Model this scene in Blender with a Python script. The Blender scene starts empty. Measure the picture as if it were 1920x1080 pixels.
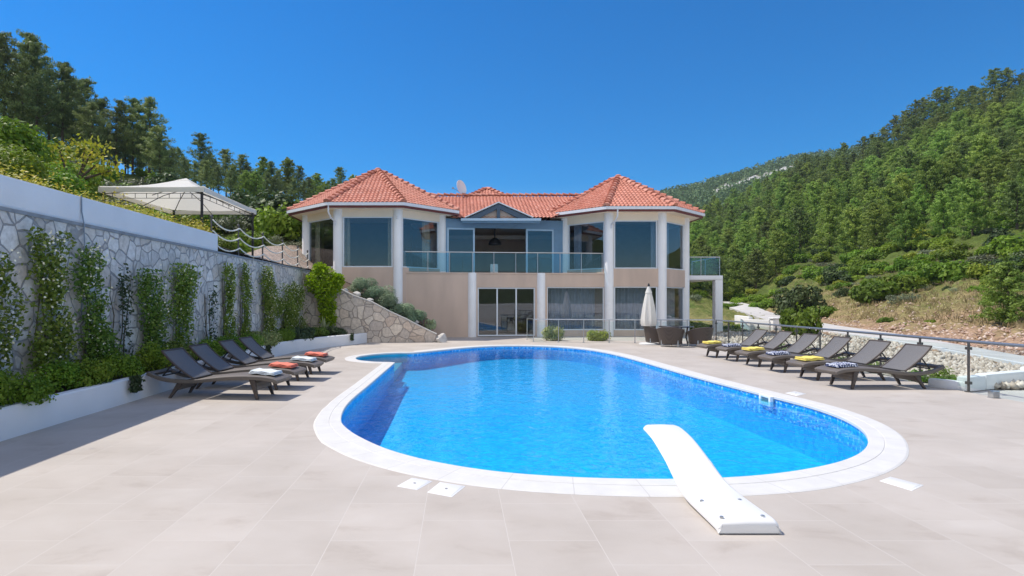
import bpy, bmesh, math, random
import numpy as np
from mathutils import Vector, Matrix
R = math.radians
SC = bpy.context.scene
COL = SC.collection
# ------------------------------------------------------------------ camera, sky, sun
CX, CY, F, H = 861.0, 565.0, 1100.0, 1.63
cam = bpy.data.cameras.new('camera'); co = bpy.data.objects.new('camera', cam); COL.objects.link(co)
co.location = (0, 0, H); co.rotation_euler = (R(90), 0, 0)
cam.sensor_width = 36; cam.lens = 36 * F / 1920
cam.shift_x = (960 - CX) / 1920; cam.shift_y = (CY - 540) / 1920
cam.clip_end = 6000; cam.clip_start = .05
SC.camera = co
SUN = Vector((-.50, .17, .85)).normalized()
wd = bpy.data.worlds.new('World'); SC.world = wd; wd.use_nodes = True
nt = wd.node_tree; bg = nt.nodes['Background']; sky = nt.nodes.new('ShaderNodeTexSky')
sky.sky_type = 'NISHITA'; sky.sun_disc = False
sky.sun_elevation = math.asin(SUN.z); sky.sun_rotation = math.atan2(SUN.x, SUN.y) % (2 * math.pi)
sky.altitude = 300; sky.air_density = 1.0; sky.dust_density = 0.9; sky.ozone_density = 5
hsv = nt.nodes.new('ShaderNodeHueSaturation'); hsv.inputs['Saturation'].default_value = 1.6; hsv.inputs['Hue'].default_value = .503
nt.links.new(sky.outputs[0], hsv.inputs['Color']); bg.inputs[1].default_value = 0.115
# bright warm sky area added behind the camera to fill the shaded villa front
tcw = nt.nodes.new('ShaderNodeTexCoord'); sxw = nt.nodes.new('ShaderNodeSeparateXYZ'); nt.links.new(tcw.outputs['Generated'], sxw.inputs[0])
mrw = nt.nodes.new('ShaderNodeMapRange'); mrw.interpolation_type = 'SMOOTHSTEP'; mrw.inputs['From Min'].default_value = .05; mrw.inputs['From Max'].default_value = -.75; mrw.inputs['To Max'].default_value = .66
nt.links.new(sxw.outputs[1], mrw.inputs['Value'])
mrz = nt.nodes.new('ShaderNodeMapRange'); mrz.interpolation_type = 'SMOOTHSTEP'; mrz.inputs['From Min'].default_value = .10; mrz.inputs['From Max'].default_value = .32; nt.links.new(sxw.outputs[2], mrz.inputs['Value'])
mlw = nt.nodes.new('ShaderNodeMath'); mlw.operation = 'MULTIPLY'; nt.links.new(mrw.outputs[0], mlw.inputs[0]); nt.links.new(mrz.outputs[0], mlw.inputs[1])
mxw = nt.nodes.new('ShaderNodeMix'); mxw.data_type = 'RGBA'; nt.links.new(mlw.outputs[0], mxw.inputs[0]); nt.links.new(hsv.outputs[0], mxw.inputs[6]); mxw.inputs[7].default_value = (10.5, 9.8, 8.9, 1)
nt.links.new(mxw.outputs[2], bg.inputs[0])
sl = bpy.data.lights.new('sun', 'SUN'); sl.energy = 3.7; sl.angle = R(.5); sl.color = (1, .93, .83)
so = bpy.data.objects.new('sun', sl); COL.objects.link(so)
so.rotation_euler = (-SUN).to_track_quat('-Z', 'Y').to_euler(); so.location = SUN * 60
SC.view_settings.view_transform = 'Standard'; SC.view_settings.look = 'None'
SC.view_settings.exposure = 0.4; SC.view_settings.gamma = 1
SC.cycles.max_bounces = 8; SC.cycles.transparent_max_bounces = 24
SC.cycles.use_denoising = True

def W(px, py, Y): return Vector(((px - CX) / F * Y, Y, H - (py - CY) / F * Y))
def G(px, py):
    Y = H * F / (py - CY); return Vector(((px - CX) / F * Y, Y, 0))

# ------------------------------------------------------------------ materials
M = {}
def newmat(name):
    m = bpy.data.materials.new(name); m.use_nodes = True; M[name] = m
    return m, m.node_tree.nodes, m.node_tree.links, m.node_tree.nodes['Principled BSDF']
def N(n, t, **k):
    x = n.new(t)
    for a, b in k.items(): setattr(x, a, b)
    return x
def ramp(n, stops):
    r = n.new('ShaderNodeValToRGB'); e = r.color_ramp.elements
    while len(e) < len(stops): e.new(.5)
    for q, (p, c) in zip(e, stops): q.position = p; q.color = (*c, 1)
    return r
def sc_(c, f): return tuple(min(1, x * f) for x in c)
def plain(name, c, rough=.6, var=.12, scale=4, bump=0., bscale=60, metal=0, spec=.5, stretch=None):
    m, n, l, b = newmat(name)
    tc = N(n, 'ShaderNodeTexCoord'); src = tc.outputs['Object']
    if stretch:
        mp = N(n, 'ShaderNodeMapping'); mp.inputs['Scale'].default_value = stretch; l.new(src, mp.inputs[0]); src = mp.outputs[0]
    nz = N(n, 'ShaderNodeTexNoise'); nz.inputs['Scale'].default_value = scale; nz.inputs['Detail'].default_value = 6; l.new(src, nz.inputs['Vector'])
    r = ramp(n, [(.3, sc_(c, 1 - var)), (.7, sc_(c, 1 + var))]); l.new(nz.outputs[0], r.inputs[0]); l.new(r.outputs[0], b.inputs['Base Color'])
    b.inputs['Roughness'].default_value = rough; b.inputs['Metallic'].default_value = metal; b.inputs['Specular IOR Level'].default_value = spec
    if bump:
        n2 = N(n, 'ShaderNodeTexNoise'); n2.inputs['Scale'].default_value = bscale; n2.inputs['Detail'].default_value = 4; l.new(src, n2.inputs['Vector'])
        bp = N(n, 'ShaderNodeBump'); bp.inputs['Strength'].default_value = bump; bp.inputs['Distance'].default_value = .02
        l.new(n2.outputs[0], bp.inputs['Height']); l.new(bp.outputs[0], b.inputs['Normal'])
    return m
plain('white_wall', (.80, .80, .80), .8, .04, 1.5, .25, 40)
plain('white_paint', (.82, .82, .82), .5, .02, 3)
plain('column_white', (.86, .86, .86), .6, .03, 2, .1, 50)
plain('tan_wall', (.59, .455, .365), .85, .09, 1.6, .2, 60, stretch=(1, 1, .28))
plain('cream_wall', (.88, .77, .62), .85, .04, 1.5, .1, 60)
plain('plinth', (.62, .63, .63), .8, .08, 2, .1)
plain('grey_cap', (.25, .27, .29), .8, .15, 6)
plain('fascia_red', (.16, .035, .03), .6, .1)
plain('gutter', (.72, .73, .76), .4, .03)
plain('blue_grey', (.16, .29, .43), .45, .05)
plain('blue_dark', (.05, .085, .13), .5, .08)
plain('frame_blue', (.42, .58, .72), .35, .04)
plain('frame_white', (.70, .75, .80), .4, .03)
plain('steel', (.55, .58, .60), .3, .05, 8, metal=.9)
plain('rail_grey', (.26, .29, .33), .35, .06, 8, metal=.6)
plain('post_bronze', (.10, .095, .09), .4, .1, 8, metal=.4)
plain('black_metal', (.02, .02, .022), .45, .1)
plain('navy_pole', (.02, .035, .06), .4, .1)
plain('plastic_white', (.76, .76, .755), .35, .01, 2)
plain('grey_plastic', (.30, .30, .31), .5, .05)
plain('canvas', (.86, .84, .79), .9, .03, 3, .05, 150)
plain('canvas_white', (.86, .84, .80), .9, .03, 3, .05, 150)
for cn in ('canvas', 'canvas_white'):
    n_ = M[cn].node_tree.nodes; l_ = M[cn].node_tree.links; tr_ = n_.new('ShaderNodeBsdfTranslucent'); tr_.inputs[0].default_value = (.88, .84, .76, 1); mx_ = n_.new('ShaderNodeMixShader'); mx_.inputs[0].default_value = .38
    l_.new(n_['Principled BSDF'].outputs[0], mx_.inputs[1]); l_.new(tr_.outputs[0], mx_.inputs[2]); l_.new(mx_.outputs[0], n_['Material Output'].inputs[0])
plain('rope', (.85, .80, .68), .95, .12, 60)
plain('trunk', (.10, .075, .055), .95, .3, 6, .6, 20)
plain('stem', (.09, .075, .045), .95, .3, 10)
plain('soil', (.11, .075, .05), 1, .3, 8, .8, 20)
plain('concrete', (.50, .48, .45), .9, .1, 1.2, .3, 30)
plain('rock', (.50, .48, .45), .95, .3, 2.5, .8, 8)
plain('towel_white', (.72, .77, .80), 1, .05, 12, .5, 200)
plain('towel_coral', (.80, .23, .16), 1, .05, 12, .5, 200)
plain('towel_yellow', (.82, .68, .16), 1, .05, 12, .5, 200)
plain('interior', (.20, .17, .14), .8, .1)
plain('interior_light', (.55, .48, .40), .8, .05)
plain('curtain', (.60, .62, .65), .95, .08, 6)
plain('curtain_gold', (.75, .62, .40), .95, .08, 6)
plain('dark_glass_table', (.03, .03, .035), .12, .1)
plain('agave', (.24, .27, .13), .6, .2, 6)
plain('cactus', (.22, .27, .15), .8, .25, 14)
plain('flower', (.85, .82, .62), .8, .08, 20)

def woven(name, c, sx=90):
    m, n, l, b = newmat(name)
    tc = N(n, 'ShaderNodeTexCoord'); ch = N(n, 'ShaderNodeTexWave'); ch.wave_type = 'BANDS'; ch.bands_direction = 'X'
    ch.inputs['Scale'].default_value = sx / 6.28 * 1.3; ch.inputs['Distortion'].default_value = .4
    c2 = N(n, 'ShaderNodeTexWave'); c2.bands_direction = 'Y'; c2.inputs['Scale'].default_value = sx / 6.28
    l.new(tc.outputs['Object'], ch.inputs[0]); l.new(tc.outputs['Object'], c2.inputs[0])
    mx = N(n, 'ShaderNodeMath', operation='MULTIPLY'); l.new(ch.outputs['Fac'], mx.inputs[0]); l.new(c2.outputs['Fac'], mx.inputs[1])
    r = ramp(n, [(0, sc_(c, .75)), (1, sc_(c, 1.25))]); l.new(mx.outputs[0], r.inputs[0]); l.new(r.outputs[0], b.inputs['Base Color'])
    bp = N(n, 'ShaderNodeBump'); bp.inputs['Strength'].default_value = .5; bp.inputs['Distance'].default_value = .006
    l.new(mx.outputs[0], bp.inputs['Height']); l.new(bp.outputs[0], b.inputs['Normal']); b.inputs['Roughness'].default_value = .5
woven('wicker', (.17, .145, .125)); woven('wicker_dark', (.075, .057, .048)); woven('sling', (.17, .165, .165), 240)

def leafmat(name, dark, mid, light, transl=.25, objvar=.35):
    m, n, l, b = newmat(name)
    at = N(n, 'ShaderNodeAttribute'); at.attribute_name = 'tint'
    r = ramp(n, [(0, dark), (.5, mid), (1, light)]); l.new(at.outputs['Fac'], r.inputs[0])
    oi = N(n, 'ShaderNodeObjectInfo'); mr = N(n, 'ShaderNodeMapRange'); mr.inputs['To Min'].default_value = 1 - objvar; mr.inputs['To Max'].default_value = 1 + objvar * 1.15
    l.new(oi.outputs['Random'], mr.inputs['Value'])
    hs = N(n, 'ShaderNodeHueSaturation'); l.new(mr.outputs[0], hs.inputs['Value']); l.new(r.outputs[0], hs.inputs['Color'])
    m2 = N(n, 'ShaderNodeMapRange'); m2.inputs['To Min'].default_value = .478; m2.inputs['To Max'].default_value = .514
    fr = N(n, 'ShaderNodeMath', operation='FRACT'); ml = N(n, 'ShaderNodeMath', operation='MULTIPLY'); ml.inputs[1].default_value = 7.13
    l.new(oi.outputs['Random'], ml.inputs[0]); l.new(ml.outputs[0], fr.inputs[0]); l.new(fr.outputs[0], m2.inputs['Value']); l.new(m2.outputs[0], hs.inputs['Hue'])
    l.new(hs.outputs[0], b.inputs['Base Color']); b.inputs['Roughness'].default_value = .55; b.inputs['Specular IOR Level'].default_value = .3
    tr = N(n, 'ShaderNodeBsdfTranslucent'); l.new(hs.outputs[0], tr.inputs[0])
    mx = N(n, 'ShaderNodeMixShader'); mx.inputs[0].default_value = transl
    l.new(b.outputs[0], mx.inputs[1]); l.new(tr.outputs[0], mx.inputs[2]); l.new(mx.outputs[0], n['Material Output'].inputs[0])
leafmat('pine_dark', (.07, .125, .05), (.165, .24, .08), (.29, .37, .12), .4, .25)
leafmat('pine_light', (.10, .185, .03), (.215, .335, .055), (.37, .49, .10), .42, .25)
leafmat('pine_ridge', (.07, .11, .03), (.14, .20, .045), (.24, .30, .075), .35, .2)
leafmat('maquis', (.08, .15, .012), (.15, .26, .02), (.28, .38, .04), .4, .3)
leafmat('maquis_dark', (.03, .055, .018), (.06, .10, .03), (.12, .17, .05), .25, .2)
leafmat('grey_shrub', (.10, .12, .07), (.16, .19, .11), (.24, .26, .15), .2)
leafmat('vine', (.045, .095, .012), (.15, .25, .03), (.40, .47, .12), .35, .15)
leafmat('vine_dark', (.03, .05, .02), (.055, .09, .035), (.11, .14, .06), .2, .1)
leafmat('hedge', (.06, .13, .008), (.16, .28, .02), (.30, .42, .045), .4, .15)
leafmat('bright', (.09, .20, .005), (.20, .38, .008), (.36, .52, .02), .4, .05)
leafmat('yellow_leaf', (.20, .26, .02), (.36, .40, .03), (.60, .52, .06), .35, .1)
leafmat('lime', (.08, .15, .01), (.20, .28, .02), (.38, .40, .05), .35, .25)
leafmat('lavender', (.10, .17, .09), (.22, .32, .19), (.38, .48, .32), .25, .1)
leafmat('variegated', (.10, .16, .03), (.30, .36, .12), (.65, .62, .30), .3, .1)
leafmat('dry_grass', (.13, .15, .04), (.34, .28, .13), (.50, .43, .24), .3, 0)
leafmat('far_leaf', (.06, .125, .045), (.12, .20, .07), (.19, .27, .095), .2, 0)

def stone(name, cols, scale, mortar, mw=.05, swap=True, bump=.8, dist=.6):
    m, n, l, b = newmat(name)
    tc = N(n, 'ShaderNodeTexCoord'); nz = N(n, 'ShaderNodeTexNoise'); nz.inputs['Scale'].default_value = 1.6; nz.inputs['Detail'].default_value = 3
    l.new(tc.outputs['Object'], nz.inputs['Vector'])
    ad = N(n, 'ShaderNodeVectorMath', operation='SCALE'); ad.inputs['Scale'].default_value = dist * .35; l.new(nz.outputs['Color'], ad.inputs[0])
    av = N(n, 'ShaderNodeVectorMath', operation='ADD'); l.new(tc.outputs['Object'], av.inputs[0]); l.new(ad.outputs[0], av.inputs[1])
    v1 = N(n, 'ShaderNodeTexVoronoi'); v1.feature = 'F1'; v2 = N(n, 'ShaderNodeTexVoronoi'); v2.feature = 'DISTANCE_TO_EDGE'
    for v in (v1, v2): v.inputs['Scale'].default_value = scale; l.new(av.outputs[0], v.inputs['Vector'])
    sp = N(n, 'ShaderNodeSeparateColor'); l.new(v1.outputs['Color'], sp.inputs[0])
    r = ramp(n, [(i / (len(cols) - 1), c) for i, c in enumerate(cols)]); l.new(sp.outputs[0], r.inputs[0])
    n2 = N(n, 'ShaderNodeTexNoise'); n2.inputs['Scale'].default_value = 9; n2.inputs['Detail'].default_value = 8; n2.inputs['Roughness'].default_value = .7; l.new(tc.outputs['Object'], n2.inputs['Vector'])
    r2 = ramp(n, [(.25, (.5, .48, .46)), (.6, (1.0, 1.0, 1.0))]); l.new(n2.outputs[0], r2.inputs[0])
    mu = N(n, 'ShaderNodeMix', data_type='RGBA', blend_type='MULTIPLY'); mu.inputs[0].default_value = .8; l.new(r.outputs[0], mu.inputs[6]); l.new(r2.outputs[0], mu.inputs[7])
    mr = N(n, 'ShaderNodeMapRange'); mr.interpolation_type = 'SMOOTHSTEP'; mr.inputs['From Min'].default_value = mw * .55; mr.inputs['From Max'].default_value = mw
    l.new(v2.outputs['Distance'], mr.inputs['Value'])
    mx = N(n, 'ShaderNodeMix', data_type='RGBA'); l.new(mr.outputs[0], mx.inputs[0]); mx.inputs[6].default_value = (*mortar, 1); l.new(mu.outputs[2], mx.inputs[7])
    l.new(mx.outputs[2], b.inputs['Base Color']); b.inputs['Roughness'].default_value = .9
    hh = N(n, 'ShaderNodeMath', operation='MULTIPLY_ADD'); hh.inputs[1].default_value = .25; l.new(n2.outputs[0], hh.inputs[0]); l.new(mr.outputs[0], hh.inputs[2])
    bp = N(n, 'ShaderNodeBump'); bp.inputs['Strength'].default_value = bump; bp.inputs['Distance'].default_value = .03
    l.new(hh.outputs[0], bp.inputs['Height']); l.new(bp.outputs[0], b.inputs['Normal'])
stone('wall_stone', [(.52, .49, .45), (.74, .71, .67), (.62, .60, .58), (.82, .80, .76), (.66, .58, .50), (.78, .76, .73)], 3.5, (.33, .325, .32), .05)
stone('slope_stone', [(.60, .49, .40), (.74, .64, .54), (.58, .51, .45), (.80, .71, .60), (.64, .52, .43)], 2.75, (.36, .31, .27), .045)
stone('cobble', [(.42, .32, .26), (.52, .41, .33), (.36, .28, .23), (.56, .46, .38)], 6.5, (.24, .19, .16), .10)
stone('gravel_bed', [(.55, .50, .42), (.66, .62, .54), (.45, .41, .35), (.70, .67, .60)], 7, (.14, .13, .10), .12)

def deckmat():
    m, n, l, b = newmat('deck_tile')
    tc = N(n, 'ShaderNodeTexCoord'); mp = N(n, 'ShaderNodeMapping'); mp.inputs['Rotation'].default_value = (0, 0, R(90)); mp.inputs['Location'].default_value = (.32, .27, 0)
    l.new(tc.outputs['Object'], mp.inputs[0])
    br = N(n, 'ShaderNodeTexBrick'); br.offset = .5; br.inputs['Scale'].default_value = 1; br.inputs['Brick Width'].default_value = .735; br.inputs['Row Height'].default_value = .607
    br.inputs['Mortar Size'].default_value = .0035; br.inputs['Mortar Smooth'].default_value = .3; br.inputs['Bias'].default_value = 0
    br.inputs['Color1'].default_value = (0, 0, 0, 1); br.inputs['Color2'].default_value = (1, 1, 1, 1); br.inputs['Mortar'].default_value = (.5, .5, .5, 1)
    l.new(mp.outputs[0], br.inputs['Vector'])
    # veined cloudy stone, a different cut for each tile
    cm = N(n, 'ShaderNodeVectorMath', operation='MULTIPLY_ADD'); cm.inputs[1].default_value = (1.7, 1.0, 1)
    l.new(mp.outputs[0], cm.inputs[0]); l.new(br.outputs['Color'], cm.inputs[2])
    mul = N(n, 'ShaderNodeMapping'); mul.inputs['Scale'].default_value = (1, 1, 7); l.new(br.outputs['Color'], mul.inputs[0]); l.new(mul.outputs[0], cm.inputs[2])
    nz = N(n, 'ShaderNodeTexNoise'); nz.inputs['Scale'].default_value = 1.5; nz.inputs['Detail'].default_value = 8; nz.inputs['Roughness'].default_value = .62; nz.inputs['Distortion'].default_value = .35
    l.new(cm.outputs[0], nz.inputs['Vector'])
    r = ramp(n, [(.25, (.40, .352, .308)), (.42, (.468, .423, .378)), (.75, (.50, .46, .418))]); l.new(nz.outputs[0], r.inputs[0])
    tv = N(n, 'ShaderNodeMix', data_type='RGBA', blend_type='MULTIPLY'); tv.inputs[0].default_value = 1
    rv = ramp(n, [(0, (.965, .96, .955)), (1, (1.02, 1.02, 1.02))]); l.new(br.outputs['Color'], rv.inputs[0]); l.new(r.outputs[0], tv.inputs[6]); l.new(rv.outputs[0], tv.inputs[7])
    ns = N(n, 'ShaderNodeTexNoise'); ns.inputs['Scale'].default_value = .9; ns.inputs['Detail'].default_value = 5; l.new(tc.outputs['Object'], ns.inputs['Vector'])
    rs = ramp(n, [(.35, (.925, .92, .91)), (.62, (1.03, 1.03, 1.03))]); l.new(ns.outputs[0], rs.inputs[0])
    t2 = N(n, 'ShaderNodeMix', data_type='RGBA', blend_type='MULTIPLY'); t2.inputs[0].default_value = 1; l.new(tv.outputs[2], t2.inputs[6]); l.new(rs.outputs[0], t2.inputs[7])
    mx = N(n, 'ShaderNodeMix', data_type='RGBA'); l.new(br.outputs['Fac'], mx.inputs[0]); l.new(t2.outputs[2], mx.inputs[6]); mx.inputs[7].default_value = (.525, .485, .445, 1)
    l.new(mx.outputs[2], b.inputs['Base Color']); b.inputs['Roughness'].default_value = .62; b.inputs['Specular IOR Level'].default_value = .3
    bp = N(n, 'ShaderNodeBump'); bp.inputs['Strength'].default_value = .3; bp.inputs['Distance'].default_value = .003; bp.invert = True
    l.new(br.outputs['Fac'], bp.inputs['Height']); l.new(bp.outputs[0], b.inputs['Normal'])
deckmat()
def copingmat():
    m, n, l, b = newmat('coping')
    uv = N(n, 'ShaderNodeUVMap'); sx = N(n, 'ShaderNodeSeparateXYZ'); l.new(uv.outputs[0], sx.inputs[0])
    fr = N(n, 'ShaderNodeMath', operation='FRACT'); l.new(sx.outputs[0], fr.inputs[0])
    lt = N(n, 'ShaderNodeMath', operation='LESS_THAN'); lt.inputs[1].default_value = .014; l.new(fr.outputs[0], lt.inputs[0])
    nz = N(n, 'ShaderNodeTexNoise'); nz.inputs['Scale'].default_value = 5; nz.inputs['Detail'].default_value = 6
    tc = N(n, 'ShaderNodeTexCoord'); l.new(tc.outputs['Object'], nz.inputs['Vector'])
    r = ramp(n, [(.3, (.575, .568, .553)), (.7, (.635, .63, .615))]); l.new(nz.outputs[0], r.inputs[0])
    mx = N(n, 'ShaderNodeMix', data_type='RGBA'); l.new(lt.outputs[0], mx.inputs[0]); l.new(r.outputs[0], mx.inputs[6]); mx.inputs[7].default_value = (.49, .48, .465, 1)
    l.new(mx.outputs[2], b.inputs['Base Color']); b.inputs['Roughness'].default_value = .75
copingmat()
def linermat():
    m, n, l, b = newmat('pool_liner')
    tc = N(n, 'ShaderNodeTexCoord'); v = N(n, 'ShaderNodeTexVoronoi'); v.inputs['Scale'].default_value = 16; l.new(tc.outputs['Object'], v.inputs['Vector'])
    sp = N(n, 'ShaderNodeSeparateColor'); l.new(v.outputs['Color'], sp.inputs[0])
    r = ramp(n, [(0, (.008, .42, .80)), (.55, (.012, .51, .89)), (1, (.03, .58, .93))]); l.new(sp.outputs[0], r.inputs[0])  # mosaic speckle, its lighter cells also standing in for caustic light
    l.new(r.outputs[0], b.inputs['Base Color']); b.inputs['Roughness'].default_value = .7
    m, n, l, b = newmat('mosaic')
    tc = N(n, 'ShaderNodeTexCoord'); v = N(n, 'ShaderNodeTexVoronoi'); v.distance = 'CHEBYCHEV'; v.inputs['Scale'].default_value = 24; v.inputs['Randomness'].default_value = .8; l.new(tc.outputs['Object'], v.inputs['Vector'])
    sp = N(n, 'ShaderNodeSeparateColor'); l.new(v.outputs['Color'], sp.inputs[0])
    r = ramp(n, [(0, (.01, .30, .70)), (.22, (.02, .43, .84)), (.6, (.06, .52, .90)), (.84, (.50, .72, .90))]); r.color_ramp.interpolation = 'CONSTANT'
    l.new(sp.outputs[0], r.inputs[0]); l.new(r.outputs[0], b.inputs['Base Color']); b.inputs['Roughness'].default_value = .3
linermat()
plain('pool_shelf', (.03, .42, .60), .7, .1, 3)
plain('pool_step', (.16, .60, .88), .7, .1, 3)
def watermat():
    m, n, l, b = newmat('water'); n.remove(b)
    tr = N(n, 'ShaderNodeBsdfTransparent'); tr.inputs[0].default_value = (.46, .90, .99, 1)
    gl = N(n, 'ShaderNodeBsdfGlossy'); gl.inputs['Roughness'].default_value = .03
    tc = N(n, 'ShaderNodeTexCoord'); mp = N(n, 'ShaderNodeMapping'); mp.inputs['Scale'].default_value = (1, .8, 1); l.new(tc.outputs['Object'], mp.inputs[0])
    n1 = N(n, 'ShaderNodeTexNoise'); n1.inputs['Scale'].default_value = 7; n1.inputs['Detail'].default_value = 3; n1.inputs['Distortion'].default_value = .6; l.new(mp.outputs[0], n1.inputs['Vector'])
    n2 = N(n, 'ShaderNodeTexNoise'); n2.inputs['Scale'].default_value = 1.3; n2.inputs['Detail'].default_value = 2; l.new(mp.outputs[0], n2.inputs['Vector'])
    ad = N(n, 'ShaderNodeMath', operation='MULTIPLY_ADD'); ad.inputs[1].default_value = 1.5; l.new(n2.outputs[0], ad.inputs[0]); l.new(n1.outputs[0], ad.inputs[2])
    bp = N(n, 'ShaderNodeBump'); bp.inputs['Strength'].default_value = .42; bp.inputs['Distance'].default_value = .03; l.new(ad.outputs[0], bp.inputs['Height'])
    fr = N(n, 'ShaderNodeFresnel'); fr.inputs[0].default_value = 1.33; l.new(bp.outputs[0], fr.inputs['Normal']); l.new(bp.outputs[0], gl.inputs['Normal'])
    mx = N(n, 'ShaderNodeMixShader'); l.new(fr.outputs[0], mx.inputs[0]); l.new(tr.outputs[0], mx.inputs[1]); l.new(gl.outputs[0], mx.inputs[2])
    l.new(mx.outputs[0], n['Material Output'].inputs[0])
watermat()
def glassmat(name, tint, f0, rough=0):
    m, n, l, b = newmat(name); n.remove(b)
    tr = N(n, 'ShaderNodeBsdfTransparent'); tr.inputs[0].default_value = (*tint, 1)
    gl = N(n, 'ShaderNodeBsdfGlossy'); gl.inputs['Roughness'].default_value = rough
    lw = N(n, 'ShaderNodeLayerWeight'); lw.inputs[0].default_value = .5
    pw = N(n, 'ShaderNodeMath', operation='POWER'); pw.inputs[1].default_value = 5; l.new(lw.outputs['Facing'], pw.inputs[0])
    ma = N(n, 'ShaderNodeMath', operation='MULTIPLY_ADD'); ma.inputs[1].default_value = (1 - f0) * .8; ma.inputs[2].default_value = f0; l.new(pw.outputs[0], ma.inputs[0])
    mx = N(n, 'ShaderNodeMixShader'); l.new(ma.outputs[0], mx.inputs[0]); l.new(tr.outputs[0], mx.inputs[1]); l.new(gl.outputs[0], mx.inputs[2])
    l.new(mx.outputs[0], n['Material Output'].inputs[0])
glassmat('window_glass', (.70, .75, .80), .09)
glassmat('rail_glass', (.70, .87, .94), .06)
glassmat('fence_glass', (.93, .975, .97), .03)
def roofmat():
    m, n, l, b = newmat('roof_tile')
    at = N(n, 'ShaderNodeAttribute'); at.attribute_name = 'tint'
    r = ramp(n, [(0, (.42, .145, .09)), (.5, (.55, .215, .145)), (1, (.66, .34, .26))]); l.new(at.outputs['Fac'], r.inputs[0])
    tc = N(n, 'ShaderNodeTexCoord'); nz = N(n, 'ShaderNodeTexNoise'); nz.inputs['Scale'].default_value = 1.2; nz.inputs['Detail'].default_value = 8; l.new(tc.outputs['Object'], nz.inputs['Vector'])
    r2 = ramp(n, [(.3, (.86, .84, .83)), (.65, (1.04, 1.04, 1.04))]); l.new(nz.outputs[0], r2.inputs[0])
    mu = N(n, 'ShaderNodeMix', data_type='RGBA', blend_type='MULTIPLY'); mu.inputs[0].default_value = 1; l.new(r.outputs[0], mu.inputs[6]); l.new(r2.outputs[0], mu.inputs[7])
    l.new(mu.outputs[2], b.inputs['Base Color']); b.inputs['Roughness'].default_value = .7
roofmat()
def navymat():
    m, n, l, b = newmat('towel_navy')
    tc = N(n, 'ShaderNodeTexCoord'); w = N(n, 'ShaderNodeTexWave'); w.bands_direction = 'X'; w.inputs['Scale'].default_value = 7; w.inputs['Distortion'].default_value = 3.5; w.inputs['Detail'].default_value = 0; w.inputs['Detail Scale'].default_value = 3
    l.new(tc.outputs['Object'], w.inputs[0]); r = ramp(n, [(.0, (.02, .035, .13)), (.62, (.60, .63, .70))]); r.color_ramp.interpolation = 'CONSTANT'
    l.new(w.outputs['Fac'], r.inputs[0]); l.new(r.outputs[0], b.inputs['Base Color']); b.inputs['Roughness'].default_value = 1
navymat()
def hillmat(name, stops, fine):
    # ground cover: patches of soil, straw and green; 'zone' is the mix of ground kinds surveyed per vertex
    m, n, l, b = newmat(name)
    tc = N(n, 'ShaderNodeTexCoord'); nz = N(n, 'ShaderNodeTexNoise'); nz.inputs['Scale'].default_value = fine; nz.inputs['Detail'].default_value = 8; nz.inputs['Roughness'].default_value = .65; l.new(tc.outputs['Object'], nz.inputs['Vector'])
    at = N(n, 'ShaderNodeAttribute'); at.attribute_name = 'zone'
    ad = N(n, 'ShaderNodeMath', operation='MULTIPLY_ADD'); ad.inputs[1].default_value = .9; l.new(nz.outputs[0], ad.inputs[0]); l.new(at.outputs['Fac'], ad.inputs[2])
    sb = N(n, 'ShaderNodeMath', operation='SUBTRACT'); sb.inputs[1].default_value = .45; l.new(ad.outputs[0], sb.inputs[0])
    r = ramp(n, stops); l.new(sb.outputs[0], r.inputs[0])
    n2 = N(n, 'ShaderNodeTexNoise'); n2.inputs['Scale'].default_value = fine * 9; n2.inputs['Detail'].default_value = 6; l.new(tc.outputs['Object'], n2.inputs['Vector'])
    r2 = ramp(n, [(.3, (.55, .53, .5)), (.65, (1.15, 1.15, 1.1))]); l.new(n2.outputs[0], r2.inputs[0])
    mu = N(n, 'ShaderNodeMix', data_type='RGBA', blend_type='MULTIPLY'); mu.inputs[0].default_value = 1; l.new(r.outputs[0], mu.inputs[6]); l.new(r2.outputs[0], mu.inputs[7])
    l.new(mu.outputs[2], b.inputs['Base Color']); b.inputs['Roughness'].default_value = 1; b.inputs['Specular IOR Level'].default_value = .1
    bp = N(n, 'ShaderNodeBump'); bp.inputs['Strength'].default_value = 1; bp.inputs['Distance'].default_value = .3; l.new(n2.outputs[0], bp.inputs['Height']); l.new(bp.outputs[0], b.inputs['Normal'])
hillmat('hillside', [(0, (.44, .30, .22)), (.18, (.40, .27, .18)), (.34, (.32, .255, .13)), (.5, (.24, .23, .09)), (.68, (.11, .15, .035)), (1, (.05, .075, .02))], .35)
hillmat('lawn', [(0, (.12, .17, .03)), (.5, (.10, .17, .025)), (1, (.16, .22, .04))], .8)
hillmat('far_hill', [(0, (.06, .085, .035)), (.5, (.085, .11, .05)), (.62, (.10, .12, .06)), (.7, (.42, .42, .42)), (1, (.55, .55, .55))], .04)

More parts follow.
